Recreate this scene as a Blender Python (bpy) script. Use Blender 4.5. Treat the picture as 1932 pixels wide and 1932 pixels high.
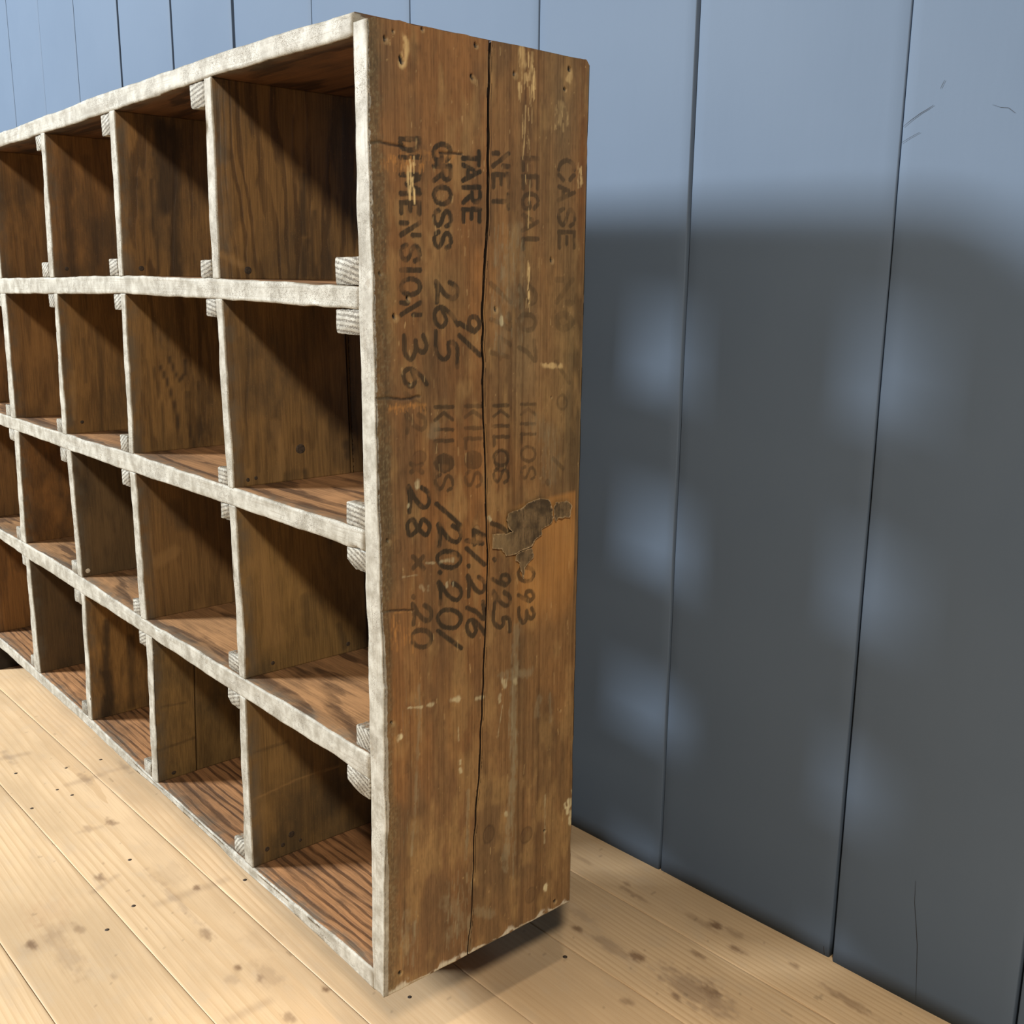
import bpy, math, random
import numpy as np

for o in list(bpy.data.objects): bpy.data.objects.remove(o)
scene = bpy.context.scene
COL = scene.collection
random.seed(4)
FLOOR_Z = -0.15          # the cabinet's underside is z = 0; it stands on added, recessed feet

# ------------------------------------------------------------------ camera
CAM = np.array([0.99852, -0.65922, 0.91941]); YAW, PITCH, ROLL, FPX = 0.852458, 0.217055, 0.009731, 1941.9
FWD = np.array([-math.sin(YAW)*math.cos(PITCH), math.cos(YAW)*math.cos(PITCH), -math.sin(PITCH)])
_r = np.array([math.cos(YAW), math.sin(YAW), 0.0]); _u = np.cross(_r, FWD)
RIGHT = math.cos(ROLL)*_r + math.sin(ROLL)*_u
UP = -math.sin(ROLL)*_r + math.cos(ROLL)*_u
from mathutils import Matrix
cd = bpy.data.cameras.new('camera'); cam = bpy.data.objects.new('camera', cd); COL.objects.link(cam)
cd.sensor_width = 36.0; cd.lens = 36.0*FPX/1932.0; cd.clip_start = 0.02
cam.matrix_world = Matrix(((RIGHT[0], UP[0], -FWD[0], CAM[0]), (RIGHT[1], UP[1], -FWD[1], CAM[1]),
                           (RIGHT[2], UP[2], -FWD[2], CAM[2]), (0, 0, 0, 1)))
scene.camera = cam
def on(px, py, axis, value):
    """point where the ray through a photo pixel meets the plane axis = value"""
    d = FWD + RIGHT*(px-966)/FPX - UP*(py-966)/FPX
    return CAM + d*(value-CAM[axis])/d[axis]

# ------------------------------------------------------------------ light
scene.view_settings.view_transform = 'Standard'; scene.view_settings.look = 'None'
scene.view_settings.gamma = 1.0; scene.view_settings.use_curve_mapping = False
scene.view_settings.exposure = 0.0
world = bpy.data.worlds.new('room_air'); scene.world = world; world.use_nodes = True
bg = world.node_tree.nodes['Background']; bg.inputs[0].default_value = (0.52, 0.79, 1.0, 1); bg.inputs[1].default_value = 0.075
from mathutils import Vector
def area(name, loc, target, shape, sx, sy, power, color):
    l = bpy.data.lights.new(name, 'AREA'); l.shape = shape; l.size = sx; l.size_y = sy; l.energy = power; l.color = color
    o = bpy.data.objects.new(name, l); COL.objects.link(o); o.location = loc
    o.rotation_euler = (Vector(target)-Vector(loc)).to_track_quat('-Z', 'Y').to_euler(); return o
# tall window across the room, front left: its light passes over and through the open-backed cabinet
area('window_daylight', (-4.38, -4.63, 3.48), (0.1, 0.58, 0.7), 'RECTANGLE', 1.08, 1.20, 1330, (0.92, 0.965, 1.0))
# warm ceiling lamp to the right of the photographer
area('ceiling_lamp', (1.88, -1.4, 2.4), (-0.3, 0.1, 0.2), 'DISK', 0.28, 0.28, 80, (1.0, 0.89, 0.75))

# added spot, no known fixture: lifts the floor beside the cabinet
sl = bpy.data.lights.new('floor_fill_spot', 'SPOT'); sl.energy = 330; sl.color = (1.0, 0.86, 0.68); sl.spot_size = math.radians(62); sl.spot_blend = 0.9; sl.shadow_soft_size = 0.06
so = bpy.data.objects.new('floor_fill_spot', sl); COL.objects.link(so); so.location = (0.95, -0.45, 2.5)

# ------------------------------------------------------------------ numpy noise
def _hash(ix, iy, seed):
    h = (ix.astype(np.int64)*374761393 + iy.astype(np.int64)*668265263 + seed*1442695041) & 0xffffffff
    h = ((h ^ (h >> 13))*1274126177) & 0xffffffff
    return ((h ^ (h >> 16)) & 0xffff)/65535.0
def vn(x, y, seed=0):
    x = np.asarray(x, float); y = np.asarray(y, float)
    x, y = np.broadcast_arrays(x, y)
    ix = np.floor(x); iy = np.floor(y); fx = x-ix; fy = y-iy
    fx = fx*fx*(3-2*fx); fy = fy*fy*(3-2*fy)
    a = _hash(ix, iy, seed); b = _hash(ix+1, iy, seed); c = _hash(ix, iy+1, seed); d = _hash(ix+1, iy+1, seed)
    return (a*(1-fx)+b*fx)*(1-fy)+(c*(1-fx)+d*fx)*fy
def fbm(x, y, seed=0, octaves=4):
    s = 0; a = 0.5; t = 0
    for i in range(octaves):
        s = s+a*vn(np.asarray(x)*2**i, np.asarray(y)*2**i, seed+i*17); t += a; a *= 0.5
    return s/t
def sstep(a, b, x):
    t = np.clip((x-a)/(b-a+1e-12), 0, 1); return t*t*(3-2*t)
def lin(r, g, b):
    c = np.array([r, g, b])/255.0
    return np.where(c <= 0.04045, c/12.92, ((c+0.055)/1.055)**2.4)

def smooth(st):
    if len(st) < 4: return st
    P_ = [np.array(p, float) for p in st]; closed = np.allclose(P_[0], P_[-1]); out = []
    n = len(P_)
    for i in range(n-1):
        p0 = P_[i-1] if i else (P_[-2] if closed else 2*P_[0]-P_[1]); p1, p2 = P_[i], P_[i+1]; p3 = P_[i+2] if i+2 < n else (P_[1] if closed else 2*P_[-1]-P_[-2])
        for t in (0, .25, .5, .75): out.append(.5*((2*p1)+(-p0+p2)*t+(2*p0-5*p1+4*p2-p3)*t*t+(-p0+3*p1-3*p2+p3)*t**3))
    out.append(P_[-1]); return [tuple(o) for o in out]
def seg_dist(y, z, pts):
    d = np.full(y.shape, 9.0)
    for (a, b) in zip(pts[:-1], pts[1:]):
        e = b-a; L2 = e@e+1e-12; t = np.clip(((y-a[0])*e[0]+(z-a[1])*e[1])/L2, 0, 1)
        d = np.minimum(d, np.hypot(y-a[0]-t*e[0], z-a[1]-t*e[1]))
    return d

# ------------------------------------------------------------------ objects
def tag(o, label=None, cat=None, group=None, kind=None):
    if label: o['label'] = label
    if cat: o['category'] = cat
    if group: o['group'] = group
    if kind: o['kind'] = kind
    return o
def make(name, V, F, mat, parent=None, attrs=None, smooth=True, color=None):
    me = bpy.data.meshes.new(name)
    V = np.asarray(V, float).reshape(-1, 3)
    me.from_pydata(V.tolist() if len(V) < 20000 else [tuple(v) for v in V], [], F)
    if attrs:
        for k, a in attrs.items():
            a = np.asarray(a, np.float32)
            if a.ndim == 1 or a.shape[-1] == 1:
                at = me.attributes.new(k, 'FLOAT', 'POINT'); at.data.foreach_set('value', a.ravel())
            else:
                at = me.attributes.new(k, 'FLOAT_COLOR', 'POINT')
                a4 = np.ones((len(V), 4), np.float32); a4[:, :3] = a.reshape(-1, 3); at.data.foreach_set('color', a4.ravel())
    if smooth: me.polygons.foreach_set('use_smooth', np.ones(len(me.polygons), bool))
    me.materials.append(mat); me.update()
    o = bpy.data.objects.new(name, me); COL.objects.link(o)
    if parent is not None: o.parent = parent
    if color: o.color = color
    return o
def loft_faces(S, N, flip):
    i = np.arange(S-1)[:, None]*N; j = np.arange(N)[None]; j2 = (j+1) % N
    q = np.stack([i+j, i+j2, i+N+j2, i+N+j], -1).reshape(-1, 4)
    if flip: q = q[:, ::-1]
    F = q.tolist()
    c0 = list(range(N)); c1 = [(S-1)*N+k for k in range(N)]
    F.append(c0[::-1] if not flip else c0); F.append(c1 if not flip else c1[::-1])
    return F
def loft(name, P, mat, parent=None, attrs=None, color=None):
    S, N, _ = P.shape
    i = np.arange(S-1); c = P.mean((0, 1)); Q = P-c
    v0 = Q[:-1]; v1 = np.roll(Q[:-1], -1, 1); v2 = np.roll(Q[1:], -1, 1)
    vol = (v0*np.cross(v1, v2)).sum()
    return make(name, P.reshape(-1, 3), loft_faces(S, N, vol < 0), mat, parent, attrs, True, color)
def rect_loop(sa0, sb1, sa1, sb0, r):
    """closed rectangle outline; returns a_frac,a_off,b_frac,b_off,face (0 b=0, 1 a=1, 2 b=1, 3 a=0)"""
    L = []
    def side(n, f):
        e = [0.0]+list(np.linspace(0, 1, n+1))[1:-1]+[1.0]
        for k, t in enumerate(e):
            off = r if k == 0 else (-r if k == n else 0)
            if f == 0: L.append((t, off, 0, 0, 0))
            if f == 1: L.append((1, 0, t, off, 1))
            if f == 2: L.append((1-t, -off, 1, 0, 2))
            if f == 3: L.append((0, 0, 1-t, -off, 3))
        k = 0.29*r
        L.append({0: (1, -k, 0, k, 0), 1: (1, -k, 1, -k, 1), 2: (0, k, 1, -k, 2.5), 3: (0, k, 0, k, 3.2)}[f])
    side(sa0, 0); side(sb1, 1); side(sa1, 2); side(sb0, 3)
    return np.array(L)

# ------------------------------------------------------------------ node helpers
class NT:
    def __init__(self, name):
        self.m = bpy.data.materials.new(name); self.m.use_nodes = True
        self.t = self.m.node_tree; self.t.nodes.clear()
        self.out = self.t.nodes.new('ShaderNodeOutputMaterial')
        self.b = self.t.nodes.new('ShaderNodeBsdfPrincipled'); self.l(self.b.outputs[0], self.out.inputs[0])
    def l(self, a, b): self.t.links.new(a, b)
    def n(self, typ, **kw):
        nd = self.t.nodes.new(typ)
        for k, v in kw.items(): setattr(nd, k, v)
        return nd
    def put(self, sock, v):
        if hasattr(v, 'is_output'): self.l(v, sock)
        elif v is not None: sock.default_value = v
    def math(self, op, a, b=None, c=None, clamp=False):
        nd = self.n('ShaderNodeMath', operation=op, use_clamp=clamp)
        for i, v in enumerate((a, b, c)):
            if v is not None: self.put(nd.inputs[i], v)
        return nd.outputs[0]
    def vec(self, op, a, b=None):
        nd = self.n('ShaderNodeVectorMath', operation=op); self.put(nd.inputs[0], a)
        if b is not None: self.put(nd.inputs[1], b)
        return nd.outputs[0]
    def mix(self, f, a, b, blend='MIX'):
        nd = self.n('ShaderNodeMix', data_type='RGBA', blend_type=blend)
        self.put(nd.inputs[0], f); self.put(nd.inputs[6], a if hasattr(a, 'is_output') else (*a, 1)); self.put(nd.inputs[7], b if hasattr(b, 'is_output') else (*b, 1))
        return nd.outputs[2]
    def rng(self, v, a, b, c=0.0, d=1.0, smooth=True):
        nd = self.n('ShaderNodeMapRange', interpolation_type='SMOOTHSTEP' if smooth else 'LINEAR')
        self.put(nd.inputs[0], v)
        for i, x in enumerate((a, b, c, d)): nd.inputs[i+1].default_value = x
        return nd.outputs[0]
    def noise(self, v, scale, detail=3, rough=0.55, dist=0.0):
        nd = self.n('ShaderNodeTexNoise'); self.put(nd.inputs['Vector'], v)
        nd.inputs['Scale'].default_value = scale; nd.inputs['Detail'].default_value = detail
        nd.inputs['Roughness'].default_value = rough; nd.inputs['Distortion'].default_value = dist
        return nd.outputs[0]
    def obj(self): return self.n('ShaderNodeTexCoord').outputs['Object']
    def attr(self, name, out='Fac'): return self.n('ShaderNodeAttribute', attribute_name=name).outputs[out]
    def bump(self, h, strength, dist, normal=None):
        nd = self.n('ShaderNodeBump'); self.put(nd.inputs['Height'], h)
        nd.inputs['Strength'].default_value = strength; nd.inputs['Distance'].default_value = dist
        if normal is not None: self.l(normal, nd.inputs['Normal'])
        return nd.outputs[0]
    def finish(self, col, rough, normal=None, spec=0.35):
        self.put(self.b.inputs['Base Color'], col if hasattr(col, 'is_output') else (*col, 1)); self.put(self.b.inputs['Roughness'], rough)
        self.b.inputs['Specular IOR Level'].default_value = spec
        if normal is not None: self.l(normal, self.b.inputs['Normal'])
        return self.m

def paint_nodes(T, P, grain_scale, ring=False):
    """chalky cream paint, crackled, scuffed through to grey wood; returns colour, height"""
    tone = T.noise(P, 34, 5, 0.65)
    base = T.mix(T.rng(tone, 0.32, 0.68), (0.190, 0.171, 0.132), (0.350, 0.331, 0.279))
    g = T.noise(T.vec('MULTIPLY', P, grain_scale), 1.0, 5, 0.65)
    base = T.mix(T.rng(g, 0.52, 0.68, 0, 0.62), base, (0.17, 0.145, 0.105))
    warp = T.n('ShaderNodeTexNoise'); T.l(P, warp.inputs['Vector']); warp.inputs['Scale'].default_value = 120; warp.inputs['Detail'].default_value = 3
    Pw = T.vec('ADD', P, T.vec('MULTIPLY', T.vec('SUBTRACT', warp.outputs[1], (0.5, 0.5, 0.5)), (0.010, 0.010, 0.010)))
    vo = T.n('ShaderNodeTexVoronoi', feature='DISTANCE_TO_EDGE'); vo.inputs['Scale'].default_value = 330; T.l(Pw, vo.inputs['Vector'])
    where = T.math('MULTIPLY', T.rng(T.noise(P, 16, 4), 0.42, 0.62, 0.10, 1.0), T.rng(T.noise(P, 190, 3), 0.35, 0.62))
    crk = T.math('MULTIPLY', T.rng(vo.outputs[0], 0.0, 0.085, 1, 0), where)
    base = T.mix(T.math('MULTIPLY', crk, 0.85), base, (0.11, 0.09, 0.065))
    chip = T.rng(T.noise(T.vec('ADD', P, (3.1, 0.7, 1.9)), 38, 6, 0.7), 0.63, 0.67)
    base = T.mix(T.math('MULTIPLY', chip, 0.6), base, (0.19, 0.16, 0.115))
    spk = T.rng(T.noise(P, 620, 2), 0.60, 0.72); base = T.mix(T.math('MULTIPLY', spk, 0.35), base, (0.16, 0.135, 0.10))
    h = T.math('SUBTRACT', T.math('MULTIPLY', g, -0.5), T.math('MULTIPLY', crk, 0.8))
    if ring:
        info = T.n('ShaderNodeObjectInfo')
        off = T.n('ShaderNodeCombineXYZ'); T.l(T.math('MULTIPLY', info.outputs['Random'], 0.6), off.inputs[0]); T.l(T.math('MULTIPLY', T.math('FRACT', T.math('MULTIPLY', info.outputs['Random'], 7.3)), 0.5), off.inputs[2])
        w = T.n('ShaderNodeTexWave', wave_type='RINGS', rings_direction='Y', wave_profile='SIN'); T.l(T.vec('ADD', P, off.outputs[0]), w.inputs['Vector'])
        w.inputs['Scale'].default_value = 50; w.inputs['Distortion'].default_value = 2.5; w.inputs['Detail'].default_value = 3; w.inputs['Detail Scale'].default_value = 9
        rg = T.math('MULTIPLY', T.rng(w.outputs['Fac'], 0.45, 0.80), T.rng(T.noise(P, 520, 2), 0.32, 0.55))
        base = T.mix(T.math('MULTIPLY', rg, 0.85), base, (0.075, 0.06, 0.042))
        h = T.math('SUBTRACT', h, T.math('MULTIPLY', rg, 1.2))
    return base, h

def board_material(name, axis, light, dark, ring_scale, contrast, paint_ring=False, dirt=0.5):
    """brown crate wood with growth rings along the given axis and cream paint where the 'paint' attribute says so"""
    T = NT(name); P = T.obj(); info = T.n('ShaderNodeObjectInfo'); rnd = info.outputs['Random']
    sep = T.n('ShaderNodeSeparateXYZ'); T.l(P, sep.inputs[0])
    cmb = T.n('ShaderNodeCombineXYZ')                       # grain axis becomes Z
    order = {'x': (1, 2, 0), 'z': (1, 0, 2), 'y': (0, 2, 1)}[axis]
    for k in range(3): T.l(sep.outputs[order[k]], cmb.inputs[k])
    r2 = T.math('FRACT', T.math('MULTIPLY', rnd, 13.7)); r3 = T.math('FRACT', T.math('MULTIPLY', rnd, 31.9))
    off = T.n('ShaderNodeCombineXYZ')
    T.l(T.math('MULTIPLY_ADD', r2, 0.16, -0.26), off.inputs[0]); T.l(T.math('MULTIPLY_ADD', r3, 0.06, 0.03), off.inputs[1]); T.l(T.math('MULTIPLY', rnd, 9.0), off.inputs[2])
    Q = T.vec('ADD', cmb.outputs[0], off.outputs[0])
    wob = T.n('ShaderNodeTexNoise'); T.l(T.vec('MULTIPLY', Q, (11, 11, 1.7)), wob.inputs['Vector']); wob.inputs['Scale'].default_value = 1.0; wob.inputs['Detail'].default_value = 4; wob.inputs['Roughness'].default_value = 0.5
    Qw = T.vec('ADD', Q, T.vec('MULTIPLY', T.vec('SUBTRACT', wob.outputs[1], (0.5, 0.5, 0.5)), (0.060, 0.060, 0.0)))
    mp = T.n('ShaderNodeMapping'); T.l(Qw, mp.inputs[0]); mp.inputs['Rotation'].default_value = (math.radians(4), math.radians(1.5), 0); mp.inputs['Scale'].default_value = (1, 1, 0.3)
    w = T.n('ShaderNodeTexWave', wave_type='RINGS', rings_direction='Z', wave_profile='SIN'); T.l(mp.outputs[0], w.inputs['Vector'])
    w.inputs['Scale'].default_value = ring_scale; w.inputs['Distortion'].default_value = 1.2; w.inputs['Detail'].default_value = 3; w.inputs['Detail Scale'].default_value = 3
    fib = T.noise(T.vec('MULTIPLY', Q, (420, 420, 12)), 1.0, 4, 0.6)
    streak = T.noise(T.vec('MULTIPLY', Q, (70, 70, 3.0)), 1.0, 5, 0.6)
    ring = T.math('MULTIPLY', T.rng(w.outputs['Fac'], 0.50, 0.97), T.rng(streak, 0.28, 0.62, 0.15, 1.0))
    blot = T.noise(T.vec('MULTIPLY', Q, (8, 8, 4)), 1.0, 6, 0.62)
    c = T.mix(T.math('MULTIPLY', T.math('MULTIPLY', ring, contrast), info.outputs['Alpha']), light, dark)
    c = T.mix(T.rng(streak, 0.46, 0.68, 0, 0.48), c, tuple(0.6*x+0.4*y for x, y in zip(dark, light)))
    c = T.mix(T.rng(fib, 0.35, 0.7, 0, 0.38), c, tuple(x*0.6 for x in dark))
    c = T.mix(T.rng(blot, 0.47, 0.70, 0, dirt), c, (0.040, 0.030, 0.020))
    c = T.mix(T.rng(T.noise(T.vec('MULTIPLY', Q, (16, 16, 7)), 1.0, 5), 0.52, 0.72, 0, 0.45), c, tuple(min(1, x*1.45) for x in light))
    scr = T.noise(T.vec('MULTIPLY', P, (500, 500, 500)), 1.0, 2); c = T.mix(T.rng(scr, 0.62, 0.75, 0, 0.25), c, tuple(min(1, x*1.8) for x in light))
    c = T.mix(1.0, c, info.outputs['Color'], 'MULTIPLY')
    stain = T.attr('stain'); c = T.mix(T.math('MAXIMUM', stain, 0.0), c, (0.022, 0.014, 0.008)); c = T.mix(T.math('MAXIMUM', T.math('MULTIPLY', stain, -1.0), 0.0), c, tuple(min(1, x*1.5) for x in light))
    grime = T.math('MULTIPLY', T.rng(sep.outputs[1], 0.004, 0.03, 1, 0), T.rng(T.noise(P, 40, 4), 0.35, 0.65, 0.2, 0.75))   # handled front edges
    c = T.mix(grime, c, (0.085, 0.072, 0.052))
    h = T.math('ADD', T.math('MULTIPLY', T.math('MULTIPLY', ring, info.outputs['Alpha']), -0.7), T.math('MULTIPLY', fib, -0.35))
    gs = {'x': (9, 60, 420), 'z': (420, 60, 9), 'y': (160, 40, 160)}[axis]
    pc, ph = paint_nodes(T, P, gs, paint_ring)
    a = T.math('ADD', T.attr('paint'), T.math('MULTIPLY', T.math('SUBTRACT', T.noise(P, 160, 4, 0.65), 0.5), 0.45))
    mask = T.rng(a, 0.42, 0.56)
    col = T.mix(mask, c, pc)
    hh = T.n('ShaderNodeMix', data_type='FLOAT'); T.l(T.rng(a, 0.25, 0.75), hh.inputs[0]); T.l(h, hh.inputs[2]); T.l(ph, hh.inputs[3])
    nrm = T.bump(hh.outputs[0], 0.55, 0.0012)
    return T.finish(col, 0.62, nrm, 0.3)

MAT_DIV = board_material('divider_wood', 'z', (0.185, 0.107, 0.040), (0.048, 0.025, 0.0100), 40, 0.9, dirt=0.72)
MAT_SHELF = board_material('shelf_wood', 'x', (0.285, 0.157, 0.070), (0.045, 0.022, 0.010), 24, 0.98, dirt=0.6)
MAT_BATTEN = board_material('batten_wood', 'y', (0.26, 0.155, 0.07), (0.10, 0.055, 0.025), 60, 0.7, paint_ring=True)

def end_material():
    T = NT('stained_end_wood'); P = T.obj()
    col = T.attr('tint', 'Color')
    fib = T.noise(T.vec('MULTIPLY', P, (300, 520, 9)), 1.0, 4, 0.65)
    fine = T.noise(T.vec('MULTIPLY', P, (200, 1500, 30)), 1.0, 2, 0.5)
    c = T.mix(T.rng(fib, 0.40, 0.68, 0, 0.34), col, T.mix(1.0, col, (0.42, 0.36, 0.30), 'MULTIPLY'))
    c = T.mix(T.rng(fine, 0.55, 0.75, 0, 0.16), c, (0.34, 0.22, 0.11))
    pc, ph = paint_nodes(T, P, (420, 60, 9))
    a = T.math('ADD', T.attr('paint'), T.math('MULTIPLY', T.math('SUBTRACT', T.noise(P, 110, 4, 0.65), 0.5), 0.8))
    mask = T.rng(a, 0.42, 0.56)
    col = T.mix(mask, c, pc)
    h = T.math('ADD', T.math('MULTIPLY', fib, -0.6), T.math('MULTIPLY', ph, 0.0))
    hh = T.n('ShaderNodeMix', data_type='FLOAT'); T.l(T.rng(a, 0.25, 0.75), hh.inputs[0]); T.l(h, hh.inputs[2]); T.l(ph, hh.inputs[3])
    return T.finish(col, 0.58, T.bump(hh.outputs[0], 0.4, 0.001), 0.3)
MAT_END = end_material()

def wall_material():
    T = NT('blue_wall_paint'); P = T.obj()
    c = T.mix(T.rng(T.noise(P, 2.2, 4), 0.3, 0.7), (0.083, 0.113, 0.158), (0.090, 0.121, 0.167))
    n1 = T.noise(T.vec('MULTIPLY', P, (40, 40, 6)), 1.0, 4)
    n2 = T.noise(P, 260, 3)
    h = T.math('ADD', T.math('MULTIPLY', n1, 0.8), T.math('MULTIPLY', n2, 0.15))
    return T.finish(c, 0.62, T.bump(h, 0.10, 0.004), 0.10)
MAT_WALL = wall_material()

def floor_material():
    T = NT('waxed_pine_floor'); P = T.obj(); info = T.n('ShaderNodeObjectInfo'); rnd = info.outputs['Random']
    sep = T.n('ShaderNodeSeparateXYZ'); T.l(P, sep.inputs[0]); cmb = T.n('ShaderNodeCombineXYZ')
    for k, s in enumerate((1, 2, 0)): T.l(sep.outputs[s], cmb.inputs[k])
    off = T.n('ShaderNodeCombineXYZ'); r2 = T.math('FRACT', T.math('MULTIPLY', rnd, 13.7))
    T.l(T.math('MULTIPLY_ADD', r2, 0.10, -0.05), off.inputs[0]); T.l(T.math('MULTIPLY_ADD', rnd, 0.05, 0.06), off.inputs[1]); T.l(T.math('MULTIPLY', rnd, 9.0), off.inputs[2])
    Q = T.vec('ADD', cmb.outputs[0], off.outputs[0])
    wob = T.n('ShaderNodeTexNoise'); T.l(T.vec('MULTIPLY', Q, (6, 6, 1.1)), wob.inputs['Vector']); wob.inputs['Scale'].default_value = 1.0; wob.inputs['Detail'].default_value = 2
    Qw = T.vec('ADD', Q, T.vec('MULTIPLY', T.vec('SUBTRACT', wob.outputs[1], (0.5, 0.5, 0.5)), (0.035, 0.035, 0.0)))
    mp = T.n('ShaderNodeMapping'); T.l(Qw, mp.inputs[0]); mp.inputs['Rotation'].default_value = (math.radians(3), math.radians(2), 0); mp.inputs['Scale'].default_value = (1, 1, 0.25)
    w = T.n('ShaderNodeTexWave', wave_type='RINGS', rings_direction='Z', wave_profile='SAW'); T.l(mp.outputs[0], w.inputs['Vector'])
    w.inputs['Scale'].default_value = 30; w.inputs['Distortion'].default_value = 0.5; w.inputs['Detail'].default_value = 2
    ring = T.rng(w.outputs['Fac'], 0.35, 0.98)
    fib = T.noise(T.vec('MULTIPLY', Q, (380, 380, 8)), 1.0, 3, 0.6)
    pat = T.noise(T.vec('MULTIPLY', Q, (7, 7, 3)), 1.0, 4)
    c = T.mix(T.rng(pat, 0.3, 0.7), (0.45, 0.318, 0.185), (0.585, 0.418, 0.245))
    c = T.mix(T.math('MULTIPLY', ring, T.rng(pat, 0.35, 0.7, 0.12, 0.42)), c, (0.37, 0.225, 0.10))
    c = T.mix(T.rng(fib, 0.42, 0.75, 0, 0.30), c, (0.36, 0.24, 0.125))
    c = T.mix(T.rng(T.noise(T.vec('MULTIPLY', Q, (26, 26, 14)), 1.0, 5, 0.65), 0.5, 0.75, 0, 0.30), c, (0.42, 0.33, 0.23)); c = T.mix(T.rng(T.noise(P, 700, 2), 0.66, 0.74, 0, 0.3), c, (0.25, 0.17, 0.10))
    c = T.mix(1.0, c, T.attr('tint', 'Color'), 'MULTIPLY')
    h = T.math('ADD', T.math('MULTIPLY', fib, -0.5), T.math('MULTIPLY', ring, -0.3))
    return T.finish(c, T.rng(pat, 0.3, 0.7, 0.42, 0.55), T.bump(h, 0.25, 0.0008), 0.3)
MAT_FLOOR = floor_material()

def plain(name, col, rough=0.6, nscale=60, var=0.3, metal=0.0, spec=0.3):
    T = NT(name); P = T.obj()
    c = T.mix(T.rng(T.noise(P, nscale, 4), 0.3, 0.7), tuple(x*(1-var) for x in col), tuple(min(1, x*(1+var)) for x in col))
    T.b.inputs['Metallic'].default_value = metal
    return T.finish(c, rough, T.bump(T.noise(P, nscale*4, 3), 0.2, 0.001), spec)
MAT_GAP = plain('dark_gap', (0.02, 0.017, 0.014), 0.9)
MAT_NAIL = plain('rusty_nail', (0.040, 0.027, 0.017), 0.7, 400, 0.45)
MAT_NAILP = plain('painted_nail', (0.50, 0.44, 0.34), 0.6, 400, 0.3)
MAT_FOOT = plain('shade_black_timber', (0.022, 0.016, 0.011), 0.8, 30)  # near-black colour stands in for shade under the far left

# ------------------------------------------------------------------ floor
FL_ROT = math.radians(1.5); ftan = math.tan(FL_ROT)
JOINTS = [-0.287, -0.112, 0.0575, 0.238, 0.406, 0.574]      # plank joints at x = -0.2, from the photo
j0 = JOINTS[0]; extra = [j0-0.171*k for k in range(17, 0, -1)]
JOINTS = extra+JOINTS+[0.76]
floor = make('floor', [(-4.6, -3.3, FLOOR_Z-0.04), (3.4, -3.3, FLOOR_Z-0.04), (3.4, 0.9, FLOOR_Z-0.04), (-4.6, 0.9, FLOOR_Z-0.04),
                       (-4.6, -3.3, FLOOR_Z-0.018), (3.4, -3.3, FLOOR_Z-0.018), (3.4, 0.9, FLOOR_Z-0.018), (-4.6, 0.9, FLOOR_Z-0.018)],
             [(3, 2, 1, 0), (4, 5, 6, 7), (0, 1, 5, 4), (1, 2, 6, 5), (2, 3, 7, 6), (3, 0, 4, 7)], MAT_GAP, smooth=False)
tag(floor, 'pale waxed pine plank floor with knots', None, kind='structure')
# knots and stains: photo pixel, half length, half width (m), strength, colour
FM = [(60, 1783, .016, .009, .75, 'k'), (148, 1750, .02, .008, .45, 'k'), (190, 1655, .016, .008, .7, 'k'), (210, 1550, .022, .009, .6, 'k'),
      (165, 1563, .02, .006, .4, 'k'), (390, 1763, .022, .011, .5, 'k'), (370, 1674, .012, .006, .7, 'k'), (490, 1845, .01, .007, .5, 'k'),
      (450, 1826, .009, .006, .7, 'k'), (440, 1847, .02, .012, .3, 'g'), (545, 1920, .014, .009, .5, 'k'), (618, 1867, .012, .006, .75, 'k'),
      (505, 1838, .045, .02, .25, 'g'), (215, 1843, .012, .004, .35, 'k'), (1088, 1752, .013, .009, .7, 'k'), (1204, 1806, .018, .010, .7, 'k'),
      (1184, 1888, .012, .009, .45, 'k'), (1274, 1880, .013, .008, .65, 'k'), (1316, 1873, .075, .035, .55, 'g'), (1340, 1868, .02, .012, .5, 'k'),
      (1153, 1786, .05, .013, .38, 'g'), (1349, 1745, .018, .010, .75, 'k'), (1320, 1738, .05, .008, .3, 'k'), (1316, 1801, .016, .005, .6, 'k'),
      (1200, 1690, .04, .005, .4, 'k'), (1392, 1793, .022, .008, .65, 'k'), (1500, 1823, .010, .006, .6, 'k'), (1605, 1892, .05, .010, .45, 'k'),
      (1100, 1728, .03, .015, .25, 'g'), (1385, 1760, .02, .01, .3, 'k'), (1100, 1622, .025, .006, .3, 'k'), (1182, 1667, .012, .004, .5, 'k'),
      (600, 1720, .12, .03, .10, 'g'), (160, 1468, .045, .009, .45, 'g'), (235, 1447, .04, .007, .35, 'g'), (15, 1428, .06, .008, .4, 'g'), (330, 1695, .10, .008, .30, 'g'),
      (120, 1790, .10, .02, .22, 'k'), (90, 1720, .05, .05, .14, 'r'), (320, 1650, .05, .03, .15, 'g'), (500, 1770, .05, .04, .13, 'g')]
FMW = [(on(a, b, 2, FLOOR_Z)[:2], c, d, e, f) for a, b, c, d, e, f in FM]
FCOL = {'k': np.array([0.22, 0.15, 0.12]), 'g': np.array([0.38, 0.36, 0.40]), 'r': np.array([0.75, 0.55, 0.45])}
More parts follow.
